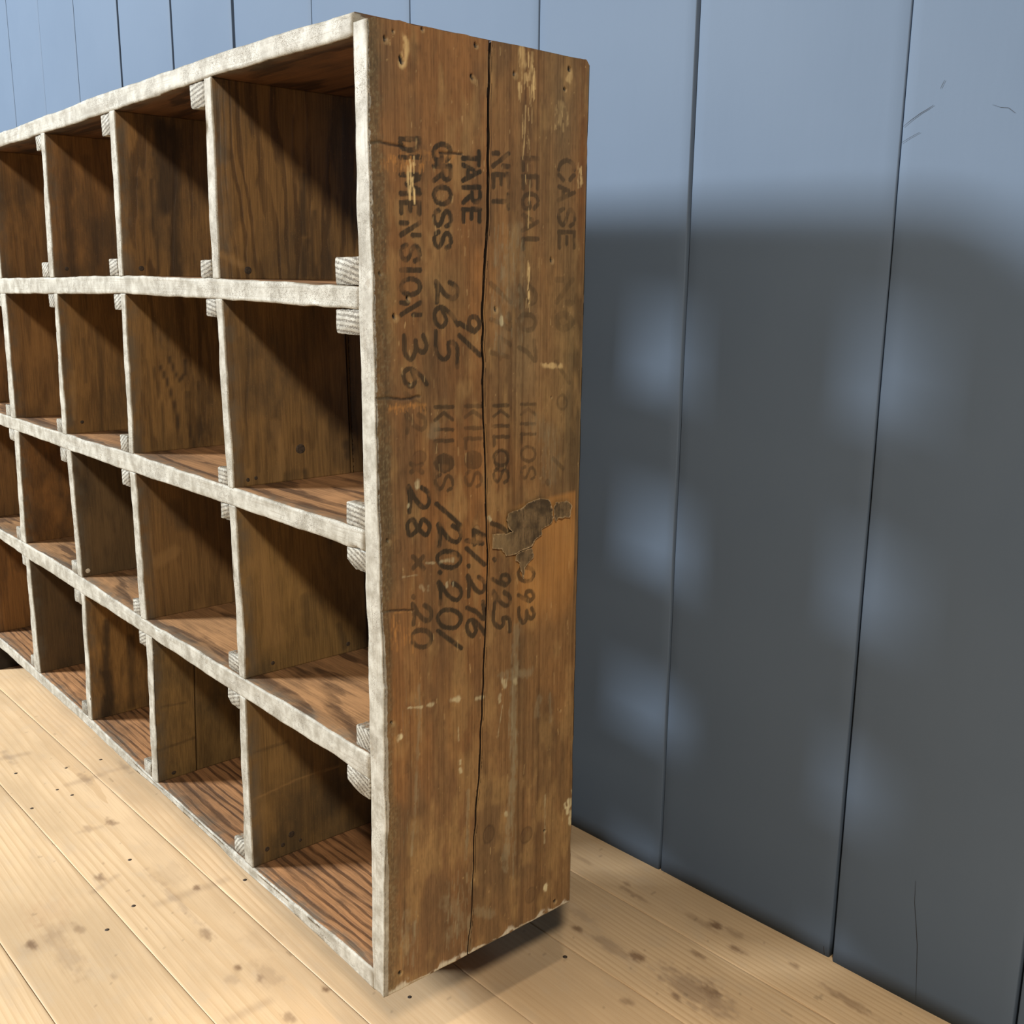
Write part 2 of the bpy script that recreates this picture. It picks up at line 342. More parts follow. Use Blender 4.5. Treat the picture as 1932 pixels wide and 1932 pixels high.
# stains drawn across the grain (photo end points)
FSTREAK = [((300, 1705), (425, 1660), .006, .35), ((130, 1480), (190, 1462), .006, .4), ((205, 1456), (245, 1445), .005, .3), ((0, 1432), (50, 1422), .006, .4),
           ((430, 1925), (505, 1890), .005, .35), ((150, 1570), (190, 1560), .004, .3), ((175, 1683), (220, 1652), .004, .35), ((60, 1790), (110, 1755), .012, .3)]
FSTW = [(on(*a, 2, FLOOR_Z)[:2], on(*b, 2, FLOOR_Z)[:2], w*2.2, s*.75) for a, b, w, s in FSTREAK]
for k in range(len(JOINTS)-1):
    ya, yb = JOINTS[k]+0.0005, JOINTS[k+1]-0.0005
    dense = yb > -0.5
    if dense: xs = np.concatenate([np.linspace(-4.5, -2.3, 12)[:-1], np.arange(-2.3, 0.75, 0.004), np.linspace(0.75, 3.3, 12)])
    else: xs = np.linspace(-4.5, 3.3, 60)
    L = rect_loop(2, 1, 42 if dense else 4, 1, 0.0009)
    S = len(xs); X = xs[:, None]+0*L[None, :, 0]
    Y = ya+L[None, :, 0]*(yb-ya)+L[None, :, 1]
    Z = FLOOR_Z-0.016+L[None, :, 2]*0.016+L[None, :, 3]+0*X
    edge = np.minimum(Y-ya, yb-Y)
    Y = Y+(X+0.2)*ftan + 0.0009*(fbm(X*9, k*7.3+0*X, 5)-0.5)*np.where(edge < 0.003, 1, 0)
    top = L[None, :, 2] > 0.5
    Z = Z+top*(0.0012*(fbm(X*1.3, Y*8, 11+k)-0.5)-0.0006*sstep(0.004, 0.0, edge)*(0.3+fbm(X*14, Y*3, k)))
    tint = np.ones(X.shape+(3,))
    tone = 1.0+0.10*(fbm(X*2.1, Y*9, 40+k)-0.5)+0.08*(vn(X*0.4, k*3.1+0*X, 3)-0.5)
    tint *= tone[..., None]
    if dense:
        for (c, a, b, s, col) in FMW:
            dx = X-c[0]; dy = Y-c[1]; rr = np.sqrt((dx/a)**2+(dy/b)**2)
            m = s*sstep(1.25, 0.35, rr+1.5*(fbm(X*75, Y*150, 9)-0.5)); tint = tint*(1-m[..., None])+FCOL[col]*m[..., None]
        for (p, q, w_, s) in FSTW:
            d = q-p; t = np.clip(((X-p[0])*d[0]+(Y-p[1])*d[1])/(d@d), 0, 1)
            dist = np.hypot(X-p[0]-t*d[0], Y-p[1]-t*d[1]); m = s*sstep(w_*1.4, 0, dist+0.005*(fbm(X*50, Y*80, 4)-0.5))
            tint = tint*(1-m[..., None])+FCOL['g']*m[..., None]
        specks = (vn(X*60, Y*60, 77) > 0.965)*0.25; tint *= (1-specks)[..., None]
    loft('floor_plank', np.stack([X, Y, Z+0*X], -1), MAT_FLOOR, floor, {'tint': tint.reshape(-1, 3)})
def disc(name, c, nrm, r, h, mat, parent, ell=1.0, seg=12):
    nrm = np.array(nrm, float); a = np.cross(nrm, [0.3, 0.2, 1] if abs(nrm[2]) < .9 else [1, 0, 0]); a /= np.linalg.norm(a); b = np.cross(nrm, a)
    V = []; c = np.array(c, float)
    for rr, hh in ((1, 0), (0.92, h*0.7), (0.55, h)):
        for k in range(seg):
            t = 2*math.pi*k/seg; V.append(c+r*rr*(math.cos(t)*a*ell+math.sin(t)*b)+nrm*hh)
    F = [(i*seg+k, i*seg+(k+1) % seg, (i+1)*seg+(k+1) % seg, (i+1)*seg+k) for i in range(2) for k in range(seg)]+[tuple(2*seg+k for k in range(seg))]
    return make(name, V, F, mat, parent)
for (px, py) in ((190, 1433), (252, 1709), (202, 1754), (462, 1660), (30, 1459), (125, 1449), (108, 1490), (136, 1500), (1066, 1805), (60, 1525), (245, 1622), (773, 1881)):
    p = on(px, py, 2, FLOOR_Z); disc('nail_head', (p[0], p[1], FLOOR_Z-0.0012), (0, 0, 1), 0.0042, 0.0016, MAT_NAIL, floor)

# ------------------------------------------------------------------ plank wall
TH = math.radians(2.2); WE = np.array([math.cos(TH), math.sin(TH), 0]); WN = np.array([math.sin(TH), -math.cos(TH), 0])   # along, towards the room
WP = np.array([-0.126, 0.700, 0.0])
def wpt(s, d, z): return WP+np.multiply.outer(s, WE)+np.multiply.outer(d, WN)+np.multiply.outer(z, np.array([0, 0, 1.0]))
def onwall(px, py):
    d = FWD + RIGHT*(px-966)/FPX - UP*(py-966)/FPX
    P = CAM+d*(((WP-CAM)@WN)/(d@WN)); return (P-WP)@WE, P[2]
ZT = 2.45
b0, b1 = wpt(np.array([-4.5, 3.5]), np.array([-0.03, -0.03]), np.array([FLOOR_Z-0.02]*2)); b2, b3 = wpt(np.array([-4.5, 3.5]), np.array([-0.06, -0.06]), np.array([FLOOR_Z-0.02]*2))
up = np.array([0, 0, ZT-FLOOR_Z])
wall = make('wall_back', [b0, b1, b3, b2, b0+up, b1+up, b3+up, b2+up], [(0, 1, 2, 3), (7, 6, 5, 4), (0, 4, 5, 1), (1, 5, 6, 2), (2, 6, 7, 3), (3, 7, 4, 0)], MAT_GAP, smooth=False)
tag(wall, 'wall of wide upright planks painted slate blue', None, kind='structure')
# joint position along the wall, gap width top and bottom, how far the plank to its right stands proud
WJ = [(-4.3, .004, .004, 0), (-3.95, .003, .003, .001), (-3.66, .003, .003, 0), (-3.37, .004, .003, .0008), (-3.072, .0012, .0012, 0), (-2.768, .005, .005, .0015), (-2.466, .0012, .0012, .0004), (-2.138, .013, .013, .001), (-1.797, .006, .005, -.001),
      (-1.458, .015, .012, 0.0), (-1.096, .0028, .0028, .001), (-0.732, .0010, .0010, 0), (-0.355, .0034, .003, .0012), (-0.0005, .0052, .0028, -.0010), (0.354, .0032, .0085, .0035), (0.640, .001, .005, 0.0), (0.99, .004, .004, 0.001), (1.35, .003, .003, 0), (1.71, .003, .003, 0.001), (2.07, .003, .003, 0), (2.43, .003, .003, 0), (2.8, .003, .003, 0), (3.15, .003, .003, 0), (3.45, .003, .003, 0)]
for k in range(len(WJ)-1):
    a, b = WJ[k], WJ[k+1]
    zs = np.linspace(FLOOR_Z+0.0, ZT, 80); tt = 1-(zs-FLOOR_Z)/1.5; tt = np.clip(tt, 0, 1)
    sa = a[0]+0.5*(a[1]+(a[2]-a[1])*tt)+0.0018*(fbm(zs*1.5, k+0*zs, 8)-0.5)
    sb = b[0]-0.5*(b[1]+(b[2]-b[1])*tt)+0.0018*(fbm(zs*1.5, k+9.5+0*zs, 8)-0.5)
    if abs(a[0]-0.354) < 1e-6: sa = np.where(zs > 0, sa, sa)
    L = rect_loop(1, 1, 16, 1, 0.0022)
    Srow = sa[:, None]+L[None, :, 0]*(sb-sa)[:, None]+L[None, :, 1]
    cup = 0.0012*((L[None, :, 0]-0.5)**2*4)
    Drow = -0.028+L[None, :, 2]*(0.028+a[3]-cup)+L[None, :, 3]+0*Srow
    Drow = Drow+(L[None, :, 2] > .5)*0.0012*(fbm(Srow*4, zs[:, None]*1.2, 60+k)-0.5)
    P = WP+Srow[..., None]*WE+Drow[..., None]*WN+(zs[:, None]+0*Srow)[..., None]*np.array([0, 0, 1.0])
    loft('wall_plank', P, MAT_WALL, wall)
def ribbon(name, pts, wid, mat, parent, lift):
    """thin raised or open line on the wall through photo pixels"""
    S = np.array([onwall(*p) for p in pts]); V = []; F = []
    for i in range(len(S)):
        t = S[min(i+1, len(S)-1)]-S[max(i-1, 0)]; t = t/np.linalg.norm(t); nn = np.array([-t[1], t[0]])
        w = wid*(0.25+0.75*math.sin(math.pi*(i+0.4)/len(S)))
        for sg in (-1, 1):
            q = S[i]+nn*w*sg; V.append(WP+WE*q[0]+WN*lift+np.array([0, 0, q[1]]))
        V.append(WP+WE*S[i][0]+WN*(lift+0.0003)+np.array([0, 0, S[i][1]]))
    for i in range(len(S)-1): F += [(3*i, 3*i+2, 3*i+5, 3*i+3), (3*i+2, 3*i+1, 3*i+4, 3*i+5)]
    make(name, V, F, mat, parent)
ribbon('paint_crack', [(1706, 240), (1722, 227), (1740, 214), (1752, 207), (1764, 199)], 0.0004, MAT_GAP, wall, 0.0042)
ribbon('paint_crack', [(1777, 168), (1781, 160), (1785, 152)], 0.0003, MAT_GAP, wall, 0.0042)
ribbon('paint_crack', [(1702, 271), (1716, 262), (1738, 250)], 0.00025, MAT_GAP, wall, 0.0042)
ribbon('paint_crack', [(1875, 198), (1890, 203), (1905, 204), (1918, 214)], 0.0002, MAT_GAP, wall, 0.0042)
ribbon('paint_crack', [(1730, 1660), (1728, 1700), (1731, 1745), (1733, 1780), (1732, 1830), (1730, 1885)], 0.0004, MAT_GAP, wall, 0.0042)
ribbon('paint_crack', [(1555, 1784), (1556, 1800)], 0.0006, MAT_GAP, wall, 0.0014)

# ------------------------------------------------------------------ cabinet
cab = bpy.data.objects.new('pigeonhole_cabinet', None); COL.objects.link(cab); cab.location = (0, 0, 0); cab.empty_display_size = 0.1
tag(cab, 'long brown wooden pigeonhole cabinet with white painted front edges and stencilled end', 'cabinet')
XL = -2.15; DEPTH = 0.335; TEND = 0.027
def line(pts):
    W = sorted([tuple(on(a, b, 1, 0.0)[[0, 2]]) for a, b in pts]); xs = [w[0] for w in W]; zs = [w[1] for w in W]
    return lambda x: np.interp(x, xs, zs)
SH = [  # top edge and bottom edge of every shelf front, read off the photo
    ('top_board', [(0, 250), (181, 181), (362, 116), (543, 56), (659, 23.5)], [(0, 277), (214, 208), (397, 145), (663, 67)]),
    ('shelf', [(0, 525), (224, 520), (402, 525), (678, 540)], [(0, 554.5), (231, 554.5), (406, 564), (676, 585)]),
    ('shelf', [(0, 780), (115, 817), (248, 856), (438, 921), (689, 1002)], [(0, 802), (112, 843), (242, 890), (428.6, 951.5), (689.5, 1043)]),
    ('shelf', [(0, 999), (48, 1025), (151, 1088), (274, 1170), (460, 1280), (693, 1422)], [(0, 1017), (48, 1051), (151, 1118), (276, 1198), (453, 1314), (654, 1442), (695, 1470)]),
    ('bottom_board', [(0, 1204), (73, 1269), (173, 1360), (294, 1476), (468, 1631), (702, 1828)], [(0, 1222), (78, 1292), (145, 1351), (254, 1454), (298, 1490), (455, 1638), (538, 1710), (704, 1867)])]
ZTOP = [line(s[1]) for s in SH]; ZBOT = [line(s[2]) for s in SH]
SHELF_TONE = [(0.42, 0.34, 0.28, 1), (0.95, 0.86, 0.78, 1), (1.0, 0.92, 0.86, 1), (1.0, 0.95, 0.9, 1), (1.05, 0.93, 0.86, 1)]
for i, (nm, _, _) in enumerate(SH):
    xs = np.arange(XL+TEND, -TEND+0.004, 0.008); xs[-1] = -TEND+0.0005
    L = rect_loop(24, 3, 24, 6, 0.003); X = xs[:, None]+0*L[None, :, 0]
    zt, zb = ZTOP[i](xs), ZBOT[i](xs)
    front = sstep(0.03, 0.0, L[None, :, 0]*DEPTH+L[None, :, 1])
    Y = L[None, :, 0]*DEPTH+L[None, :, 1]+0.0022*(fbm(X*9, 3+i+L[None, :, 2]*2, 20+i)-0.5)*front
    Z = zb[:, None]+L[None, :, 2]*(zt-zb)[:, None]+L[None, :, 3]
    Z = Z+0.0045*(fbm(X*16, 0.5+i*5+L[None, :, 2]*9, 30+i, 5)-0.5)*front*np.where((L[None, :, 2] > 0.97) | (L[None, :, 2] < 0.03), 1, 0.3)
    nick = sstep(0.83, 0.90, fbm(X*22, i*3.0+L[None, :, 2]*7, 51))*front; Y = Y+0.004*nick
    pm = np.where((L[:, 4] == 3) | (L[:, 4] == 2.5) | (L[:, 4] == 3.2), 1.0, 0.0); pm = np.maximum(pm, np.where(L[:, 0]*DEPTH+L[:, 1] < 0.004, 0.42, 0))
    paint = np.broadcast_to(pm[None], X.shape)
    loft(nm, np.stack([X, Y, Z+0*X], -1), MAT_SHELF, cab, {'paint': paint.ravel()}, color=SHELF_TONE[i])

# dividers: photo pixels of the front right edge (top, bottom) and the left edge
DV = {(1, 'A'): ((382, 150), (397.5, 148.5), (398.5, 522), (413, 523)), (1, 'B'): ((203.6, 212), (214, 210), (222, 520), (231, 520)), (1, 'C'): ((75, 255), (81.5, 255), (92, 522), (101, 522)),
      (2, 'A'): ((403.6, 564), (416.7, 566.5), (428, 918), (439, 920)), (2, 'B'): ((226.6, 554.5), (235, 555.7), (241.5, 854.6), (250, 855.7)), (2, 'C'): ((100, 554.5), (106, 554.5), (116, 815), (124, 817)), (2, 'D'): ((0, 554.5), (8, 554.5), (19.4, 782.6), (28, 782.6)),
      (3, 'A'): ((430.5, 954), (442, 959), (449, 1276), (462, 1279.4)), (3, 'B'): ((242, 892), (254, 893), (265, 1166.5), (274, 1169)), (3, 'C'): ((123, 847), (131, 848), (146, 1086), (153.6, 1088)), (3, 'D'): ((25, 812), (33, 812.5), (39, 1021), (47.7, 1024)),
      (4, 'A'): ((449, 1315.6), (461.4, 1319), (459.6, 1624.7), (476, 1630)), (4, 'B'): ((274.7, 1194.4), (285, 1200), (285, 1470), (295.6, 1476)), (4, 'C'): ((150, 1116), (157.7, 1120), (165, 1356.6), (173, 1359)), (4, 'D'): ((47, 1051), (54, 1053.6), (65, 1267), (74.5, 1270))}
DEFX = {'A': -.373, 'B': -.738, 'C': -1.079, 'D': -1.428, 'E': -1.785}
SPLIT = {(2, 'A'): [.2026], (4, 'B'): [.079], (3, 'A'): [.219]}
TONE = {(1, 'A'): (.92, .86, .74), (1, 'B'): (1.05, .95, .8), (1, 'C'): (1.1, .92, .72), (1, 'D'): (1, .85, .65), (2, 'A'): (.95, .92, .82), (2, 'B'): (1.0, .95, .82), (2, 'C'): (1.0, .92, .78), (2, 'D'): (.98, .86, .72), (2, 'E'): (1, .8, .6),
        (3, 'A'): (1.0, 1.0, .84), (3, 'B'): (.88, .82, .72), (3, 'C'): (.50, .52, .56), (3, 'D'): (1.05, .82, .58), (3, 'E'): (.95, .82, .68), (4, 'A'): (.92, .94, .86), (4, 'B'): (.95, .98, .88), (4, 'C'): (1.15, 1.05, .85), (4, 'D'): (.46, .46, .48), (4, 'E'): (1.1, .85, .6)}
# dark stains, drips and grain figures seen on the right faces of the dividers: photo polyline, half width (m), strength (negative = pale)
DST = {(1, 'A'): [([(572, 330), (570, 400), (574, 440)], .006, .75), ([(578, 455), (572, 480), (575, 520)], .006, .6), ([(590, 400), (588, 470), (592, 520)], .004, .6), ([(415, 285), (428, 292)], .010, .35), ([(420, 480), (455, 500)], .006, -.4)],
       (1, 'B'): [([(300, 240), (305, 320), (312, 390)], .020, .8), ([(325, 250), (330, 330), (328, 450), (332, 515)], .012, .7), ([(282, 340), (290, 430), (300, 515)], .004, .6), ([(256, 340), (258, 350)], .008, .5), ([(265, 300), (268, 400), (275, 500)], .003, .45)],
       (1, 'C'): [([(122, 290), (126, 380), (130, 450), (138, 515)], .012, .55), ([(160, 300), (172, 400), (178, 515)], .010, .35)],
       (2, 'A'): [([(655, 840), (664, 848), (658, 858)], .011, .6), ([(545, 900), (560, 895)], .012, .35), ([(520, 800), (530, 850), (525, 900)], .010, -.3), ([(575, 890), (577, 902)], .007, .6), ([(455, 640), (465, 760), (470, 880)], .004, .35), ([(480, 660), (488, 780), (490, 890)], .003, .3), ([(630, 800), (640, 880)], .012, .3)],
       (2, 'B'): [([(298, 690), (313, 720), (328, 765), (339, 815), (341, 850)], .003, .8), ([(315, 675), (328, 704), (337, 718), (345, 704), (347, 680)], .004, .75), ([(352, 740), (354, 800), (367, 845)], .004, .7), ([(285, 690), (296, 730), (305, 780), (312, 850)], .003, .5), ([(272, 680), (280, 740), (288, 850)], .004, .35), ([(372, 720), (378, 850)], .006, .4)],
       (2, 'C'): [([(180, 620), (190, 700), (192, 815)], .006, .45), ([(135, 700), (140, 790)], .005, -.5), ([(155, 640), (160, 720)], .004, .4)],
       (3, 'A'): [([(470, 1000), (500, 1080), (520, 1200)], .02, -.25), ([(575, 1130), (582, 1195)], .010, .4), ([(640, 1180), (650, 1220)], .008, .45)],
       (3, 'B'): [([(330, 960), (345, 990)], .018, .4), ([(300, 1060), (330, 1040)], .014, -.3)],
       (4, 'C'): [([(196, 1170), (199, 1215), (197, 1260)], .010, .8), ([(196, 1270), (206, 1310), (200, 1345)], .016, .85), ([(243, 1200), (246, 1260), (248, 1330)], .010, .6)],
       (4, 'A'): [([(478, 1420), (540, 1400)], .003, .4), ([(475, 1510), (560, 1470), (640, 1445)], .002, -.4), ([(480, 1590), (484, 1625)], .012, .55)],
       (4, 'B'): [([(300, 1330), (345, 1322)], .003, .4), ([(296, 1415), (365, 1390)], .003, .4)], (3, 'D'): [([(60, 900), (80, 880)], .03, .3), ([(65, 1000), (90, 960)], .02, .25)]}
DIVX = {}; DIVO = {}
for r in (1, 2, 3, 4):
    for c in 'ABCDE':
        if (r, c) in DV:
            tl, tr, bl, br = [on(*p, 1, 0.0)[0] for p in DV[(r, c)]]
        else:
            j = random.uniform(-.004, .004); tl, tr, bl, br = DEFX[c]-.021+j, DEFX[c]+j, DEFX[c]-.021, DEFX[c]
        thick_t, thick_b = tr-tl, br-bl; m = 0.5*(thick_t+thick_b); tl = tr-np.clip(thick_t, m*.85, m*1.15); bl = br-np.clip(thick_b, m*.85, m*1.15)
        DIVX[(r, c)] = (tl, tr, bl, br)
        ztop = float(ZBOT[r-1](tr))+0.0005; zbot = float(ZTOP[r](br))-0.0005
        zs = np.linspace(zbot, ztop, 110); t = (zs-zbot)/(ztop-zbot)
        xr = br+(tr-br)*t; xl = bl+(tl-bl)*t
        cuts = [0.0]+SPLIT.get((r, c), [])+[DEPTH-0.004]
        for k in range(len(cuts)-1):
            gp = 0.0014 if (r, c) == (2, 'A') else 0.0005
            y0 = cuts[k]+(gp if k else 0.0008); y1 = cuts[k+1]-(gp if k+2 < len(cuts) else 0)
            L = rect_loop(6, 5, 60, 5, 0.0025)
            front = sstep(0.03, 0, L[None, :, 0]*(y1-y0)+L[None, :, 1]) if k == 0 else 0*L[None, :, 0]
            ZZ = zs[:, None]+0*L[None, :, 0]; sd = r*10+ord(c)
            Y = y0+L[None, :, 0]*(y1-y0)+L[None, :, 1]+front*0.003*(fbm(ZZ*18, L[None, :, 2]*3, sd)-0.5)
            X = xl[:, None]+L[None, :, 2]*(xr-xl)[:, None]+L[None, :, 3]
            X = X+front*0.0058*(fbm(ZZ*14, 4+L[None, :, 2]*6, sd+3, 5)-0.5)-(0.0015 if k else 0)
            pm = np.where((L[:, 4] == 3) | (L[:, 4] == 2.5) | (L[:, 4] == 3.2), 1.0, 0.0); pm = np.maximum(pm, np.where(L[:, 0]*(y1-y0)+L[:, 1] < 0.004, 0.40, 0))*(1 if k == 0 else 0)
            tn = TONE.get((r, c), (1, .9, .8)); f = 1 if k == 0 else 0.8
            stn = np.zeros(X.shape)
            for pts, w_, s_ in DST.get((r, c), []):
                pw = [on(a, b, 0, br)[1:] for a, b in pts]; d = seg_dist(Y+0*X, ZZ, pw)+w_*.9*(fbm(Y*130, ZZ*45, sd+7)-.5); m = sstep(w_*1.2, w_*.3, d)*abs(s_)*(L[None, :, 4] == 2)
                stn = np.where(np.abs(stn) > m, stn, m*np.sign(s_))
            o = loft('divider', np.stack([X, Y+0*X, ZZ], -1), MAT_DIV, cab, {'paint': np.broadcast_to(pm[None], X.shape).ravel(), 'stain': stn.ravel()}, color=(tn[0]*f, tn[1]*f, tn[2]*f, {(1, 'A'): .95, (1, 'B'): .9, (2, 'B'): .75, (3, 'A'): .35, (4, 'A'): .15, (4, 'B'): .2, (3, 'C'): .2, (4, 'D'): .2}.get((r, c), .45)))
            DIVO.setdefault((r, c), o)

# battens: square strips nailed to the left of every divider, above and below the shelves
BT = {(1, 'A', 't'): (.0466, .033), (1, 'B', 't'): (.0405, .033), (1, 'E0', 'b'): (.0535, .032), (2, 'E0', 't'): (.057, .029), (2, 'E0', 'b'): (.044, .029), (3, 'E0', 't'): (.048, .027), (3, 'E0', 'b'): (.037, .028), (4, 'E0', 't'): (.054, .030)}
def batten(x1, w, z0, h, chip, seed, ydep=0.0):
    rs = np.random.RandomState(seed)
    ys = np.array([ydep, ydep+0.0018, ydep+0.004, 0.06, 0.12, 0.2, DEPTH-0.02])
    L = rect_loop(9, 8, 9, 8, 0.002); a = L[:, 0]*w+L[:, 1]; b = L[:, 2]*h+L[:, 3]
    ca, cb = a-w/2, b-h/2
    jag = 0.0022*(fbm(a*160, b*160, seed)-0.5)
    P = []
    for i, y in enumerate(ys):
        s = (1-0.035) if i == 0 else 1.0
        aa, bb = ca*s+jag, cb*s+jag
        if chip is not None:                              # a broken corner
            n = np.array(chip[:2], float); n /= np.linalg.norm(n); d = (aa/w)*n[0]+(bb/h)*n[1]; ex = np.clip(d-chip[2], 0, None)
            aa = aa-ex*n[0]*w; bb = bb-ex*n[1]*h
        P.append(np.stack([x1-w/2+aa, np.full_like(aa, y)+(0.0008*(vn(a*90, b*90, seed)-.5) if i == 0 else 0), z0+h/2+bb], -1))
    P = np.array(P); paint = np.zeros(P.shape[:2]); paint[0] = 1; paint[1] = 0.9; paint[2] = 0.55
    return loft('batten', P, MAT_BATTEN, cab, {'paint': paint.ravel()}, color=(1, .92, .85, 1))
CHIP = {(3, 'E0', 't'): (-1, -1.1, .42), (4, 'E0', 't'): (-.6, -1.2, .40), (4, 'A', 't'): (-1, -.8, .45), (3, 'E0', 'b'): (1, 1, .5), (1, 'A', 't'): (-1, -1, .6)}
sd = 100
for r in (1, 2, 3, 4):
    for c in ('E0', 'A', 'B', 'C', 'D', 'E'):
        for tb in 'tb':
            if c == 'E0' and ((r == 1 and tb == 't') or (r == 4 and tb == 'b')): continue
            w, h = BT.get((r, c, tb), (.035+random.uniform(-.003, .004), .026+random.uniform(-.002, .002)))
            if c == 'E0': x1 = -TEND-0.001+(0.004 if r in (2, 3) else 0)
            else: x1 = (DIVX[(r, c)][0] if tb == 't' else DIVX[(r, c)][2])-0.0008
            sd += 1; xm = x1-w/2
            z0 = float(ZBOT[r-1](xm))-h-0.0004 if tb == 't' else float(ZTOP[r](xm))+0.0004
            batten(x1, w, z0, h, CHIP.get((r, c, tb)), sd, random.uniform(0.0005, 0.004))
# nail heads in the dividers (photo pixels)
for (r, c, px, py, rad) in ((1, 'A', 468, 510, .006), (1, 'B', 267, 506, .005), (1, 'C', 126, 507, .004), (2, 'A', 567, 848, .0085), (2, 'A', 467, 906, .004), (2, 'A', 483, 902, .003), (2, 'C', 155, 796, .004),
                            (3, 'A', 515, 1251, .0035), (3, 'A', 657, 1215, .004), (3, 'C', 166, 1077, .005), (4, 'B', 328, 1457, .005), (4, 'A', 504, 1602, .0045), (4, 'A', 534, 1594, .004), (4, 'A', 550, 1574, .006), (4, 'A', 567, 1585, .003)):
    tl, tr, bl, br = DIVX[(r, c)]; x = br if py > 700 or r == 1 else tr; p = on(px, py, 0, x)
    zt_, zb_ = float(ZBOT[r-1](tr)), float(ZTOP[r](br)); x = br+(tr-br)*(p[2]-zb_)/(zt_-zb_); p = on(px, py, 0, x)
    disc('nail_head', (x-0.0004, p[1], p[2]), (1, 0, 0), rad, 0.0007, MAT_NAILP if (r, c) == (3, 'C') else MAT_NAIL, DIVO[(r, c)], seg=14)

# ------------------------------------------------------------------ stencilled end panel (two upright planks with an open crack between)
def PX(px, py): w = on(px, py, 0, 0.0); return np.array([w[1], w[2]])
CR = np.array([PX(*p) for p in [(926, 66), (923, 250), (918, 430), (911, 600), (911, 720), (915, 900), (917, 1050), (914, 1200), (903, 1420), (893, 1580), (891, 1700), (886, 1805)]])[::-1]
def crack(z): return np.interp(z, CR[:, 1], CR[:, 0])+0.0022*(vn(z*45, 0*z, 2)-0.5)+0.003*(vn(z*9, 0*z, 3)-0.5)
XO = sorted([(1.201, -.001), (.85, .003), (.665, .004), (.459, .008), (.273, .008), (.012, -.002), (0, -.002), (1.22, -.001)])
def xout(z): return np.interp(z, [a for a, _ in XO], [b for _, b in XO])

ARC_L = [(.45, 1), (.16, .88), (0, .5), (.16, .12), (.45, 0)]; ARC_R = [(.55, 1), (.84, .88), (1, .5), (.84, .12), (.55, 0)]
GL = {'C': [ARC_L, [(.72, .97), (.95, .72)], [(.72, .03), (.95, .28)]], 'A': [[(0, .02), (.32, .62)], [(.42, 1), (.95, 0)], [(.3, .3), (.62, .3)]],
      'S': [[(.98, .72), (.86, .92)], [(.62, 1), (.28, .95), (.08, .76), (.28, .57), (.72, .43), (.92, .24), (.72, .05), (.38, 0)], [(.02, .28), (.14, .08)]],
      'E': [[(.05, 0), (.05, 1)], [(.05, .97), (.85, .97)], [(.05, .03), (.85, .03)], [(.3, .5), (.65, .5)]], 'L': [[(.05, 0), (.05, 1)], [(.05, .03), (.9, .03)]],
      'G': [ARC_L, [(.7, .98), (.95, .75)], [(.62, .0), (.93, .12), (.93, .45), (.6, .45)]], 'N': [[(.05, 0), (.05, .34)], [(.05, 1), (.9, 0)], [(.92, 1), (.92, .62)]],
      'T': [[(.5, 0), (.5, .86)], [(.02, .95), (.98, .95)]], 'R': [[(.05, 0), (.05, 1)], [(.3, 1), (.7, .97), (.88, .76), (.7, .55), (.35, .52)], [(.55, .42), (.92, 0)]],
      'O': [ARC_L, ARC_R], 'D': [[(.05, 0), (.05, 1)], [(.35, 1), (.75, .88), (.95, .5), (.75, .12), (.35, 0)]], 'I': [[(.5, 0), (.5, 1)]],
      'M': [[(.03, 0), (.03, 1)], [(.2, .95), (.5, .3), (.8, .95)], [(.97, 0), (.97, 1)]], 'K': [[(.08, 0), (.08, 1)], [(.9, 1), (.45, .5), (.9, 0)]],
      '1': [[(0, 0), (1, 1)]], '/': [[(0, 0), (1, 1)]], '.': [[(.4, .1), (.6, .14)]], 'o': [[(.5, 1), (.1, .6), (.3, .1), (.8, .2), (.9, .7), (.5, 1)]],
      '2': [[(.15, .66), (.32, .95), (.62, 1), (.8, .8), (.62, .45), (.1, .06), (.5, .14), (.95, .1)]], '3': [[(.1, .85), (.4, 1), (.62, .85), (.5, .58), (.25, .52), (.62, .5), (.85, .3), (.6, .05), (.1, .02)]],
      '6': [[(.75, 1), (.35, .7), (.08, .3), (.25, .02), (.65, .05), (.85, .3), (.6, .5), (.2, .35)]], '5': [[(1, .98), (.45, .95), (.35, .6), (.65, .62), (.8, .38), (.55, .06), (.05, .05)]],
      '9': [[(.85, .75), (.6, .98), (.3, .85), (.3, .55), (.6, .48), (.85, .75), (.7, .35), (.5, 0)]], '4': [[(.35, 1), (.1, .4), (.8, .45)], [(.75, .9), (.6, 0)]],
      '7': [[(.1, .9), (.95, .98), (.6, .5), (.4, 0)]], '8': [[(.55, .5), (.2, .7), (.45, 1), (.8, .85), (.55, .5), (.2, .25), (.4, 0), (.8, .12), (.55, .5)]],
      '0': [[(.5, 1), (.15, .75), (.12, .25), (.45, 0), (.85, .22), (.9, .75), (.5, 1)]], 'x': [[(.1, .1), (.85, .9)], [(.15, .85), (.8, .15)]], '#': [[(.3, .3), (.35, .7), (.65, .65), (.7, .3), (.3, .3), (.5, .5)]]}
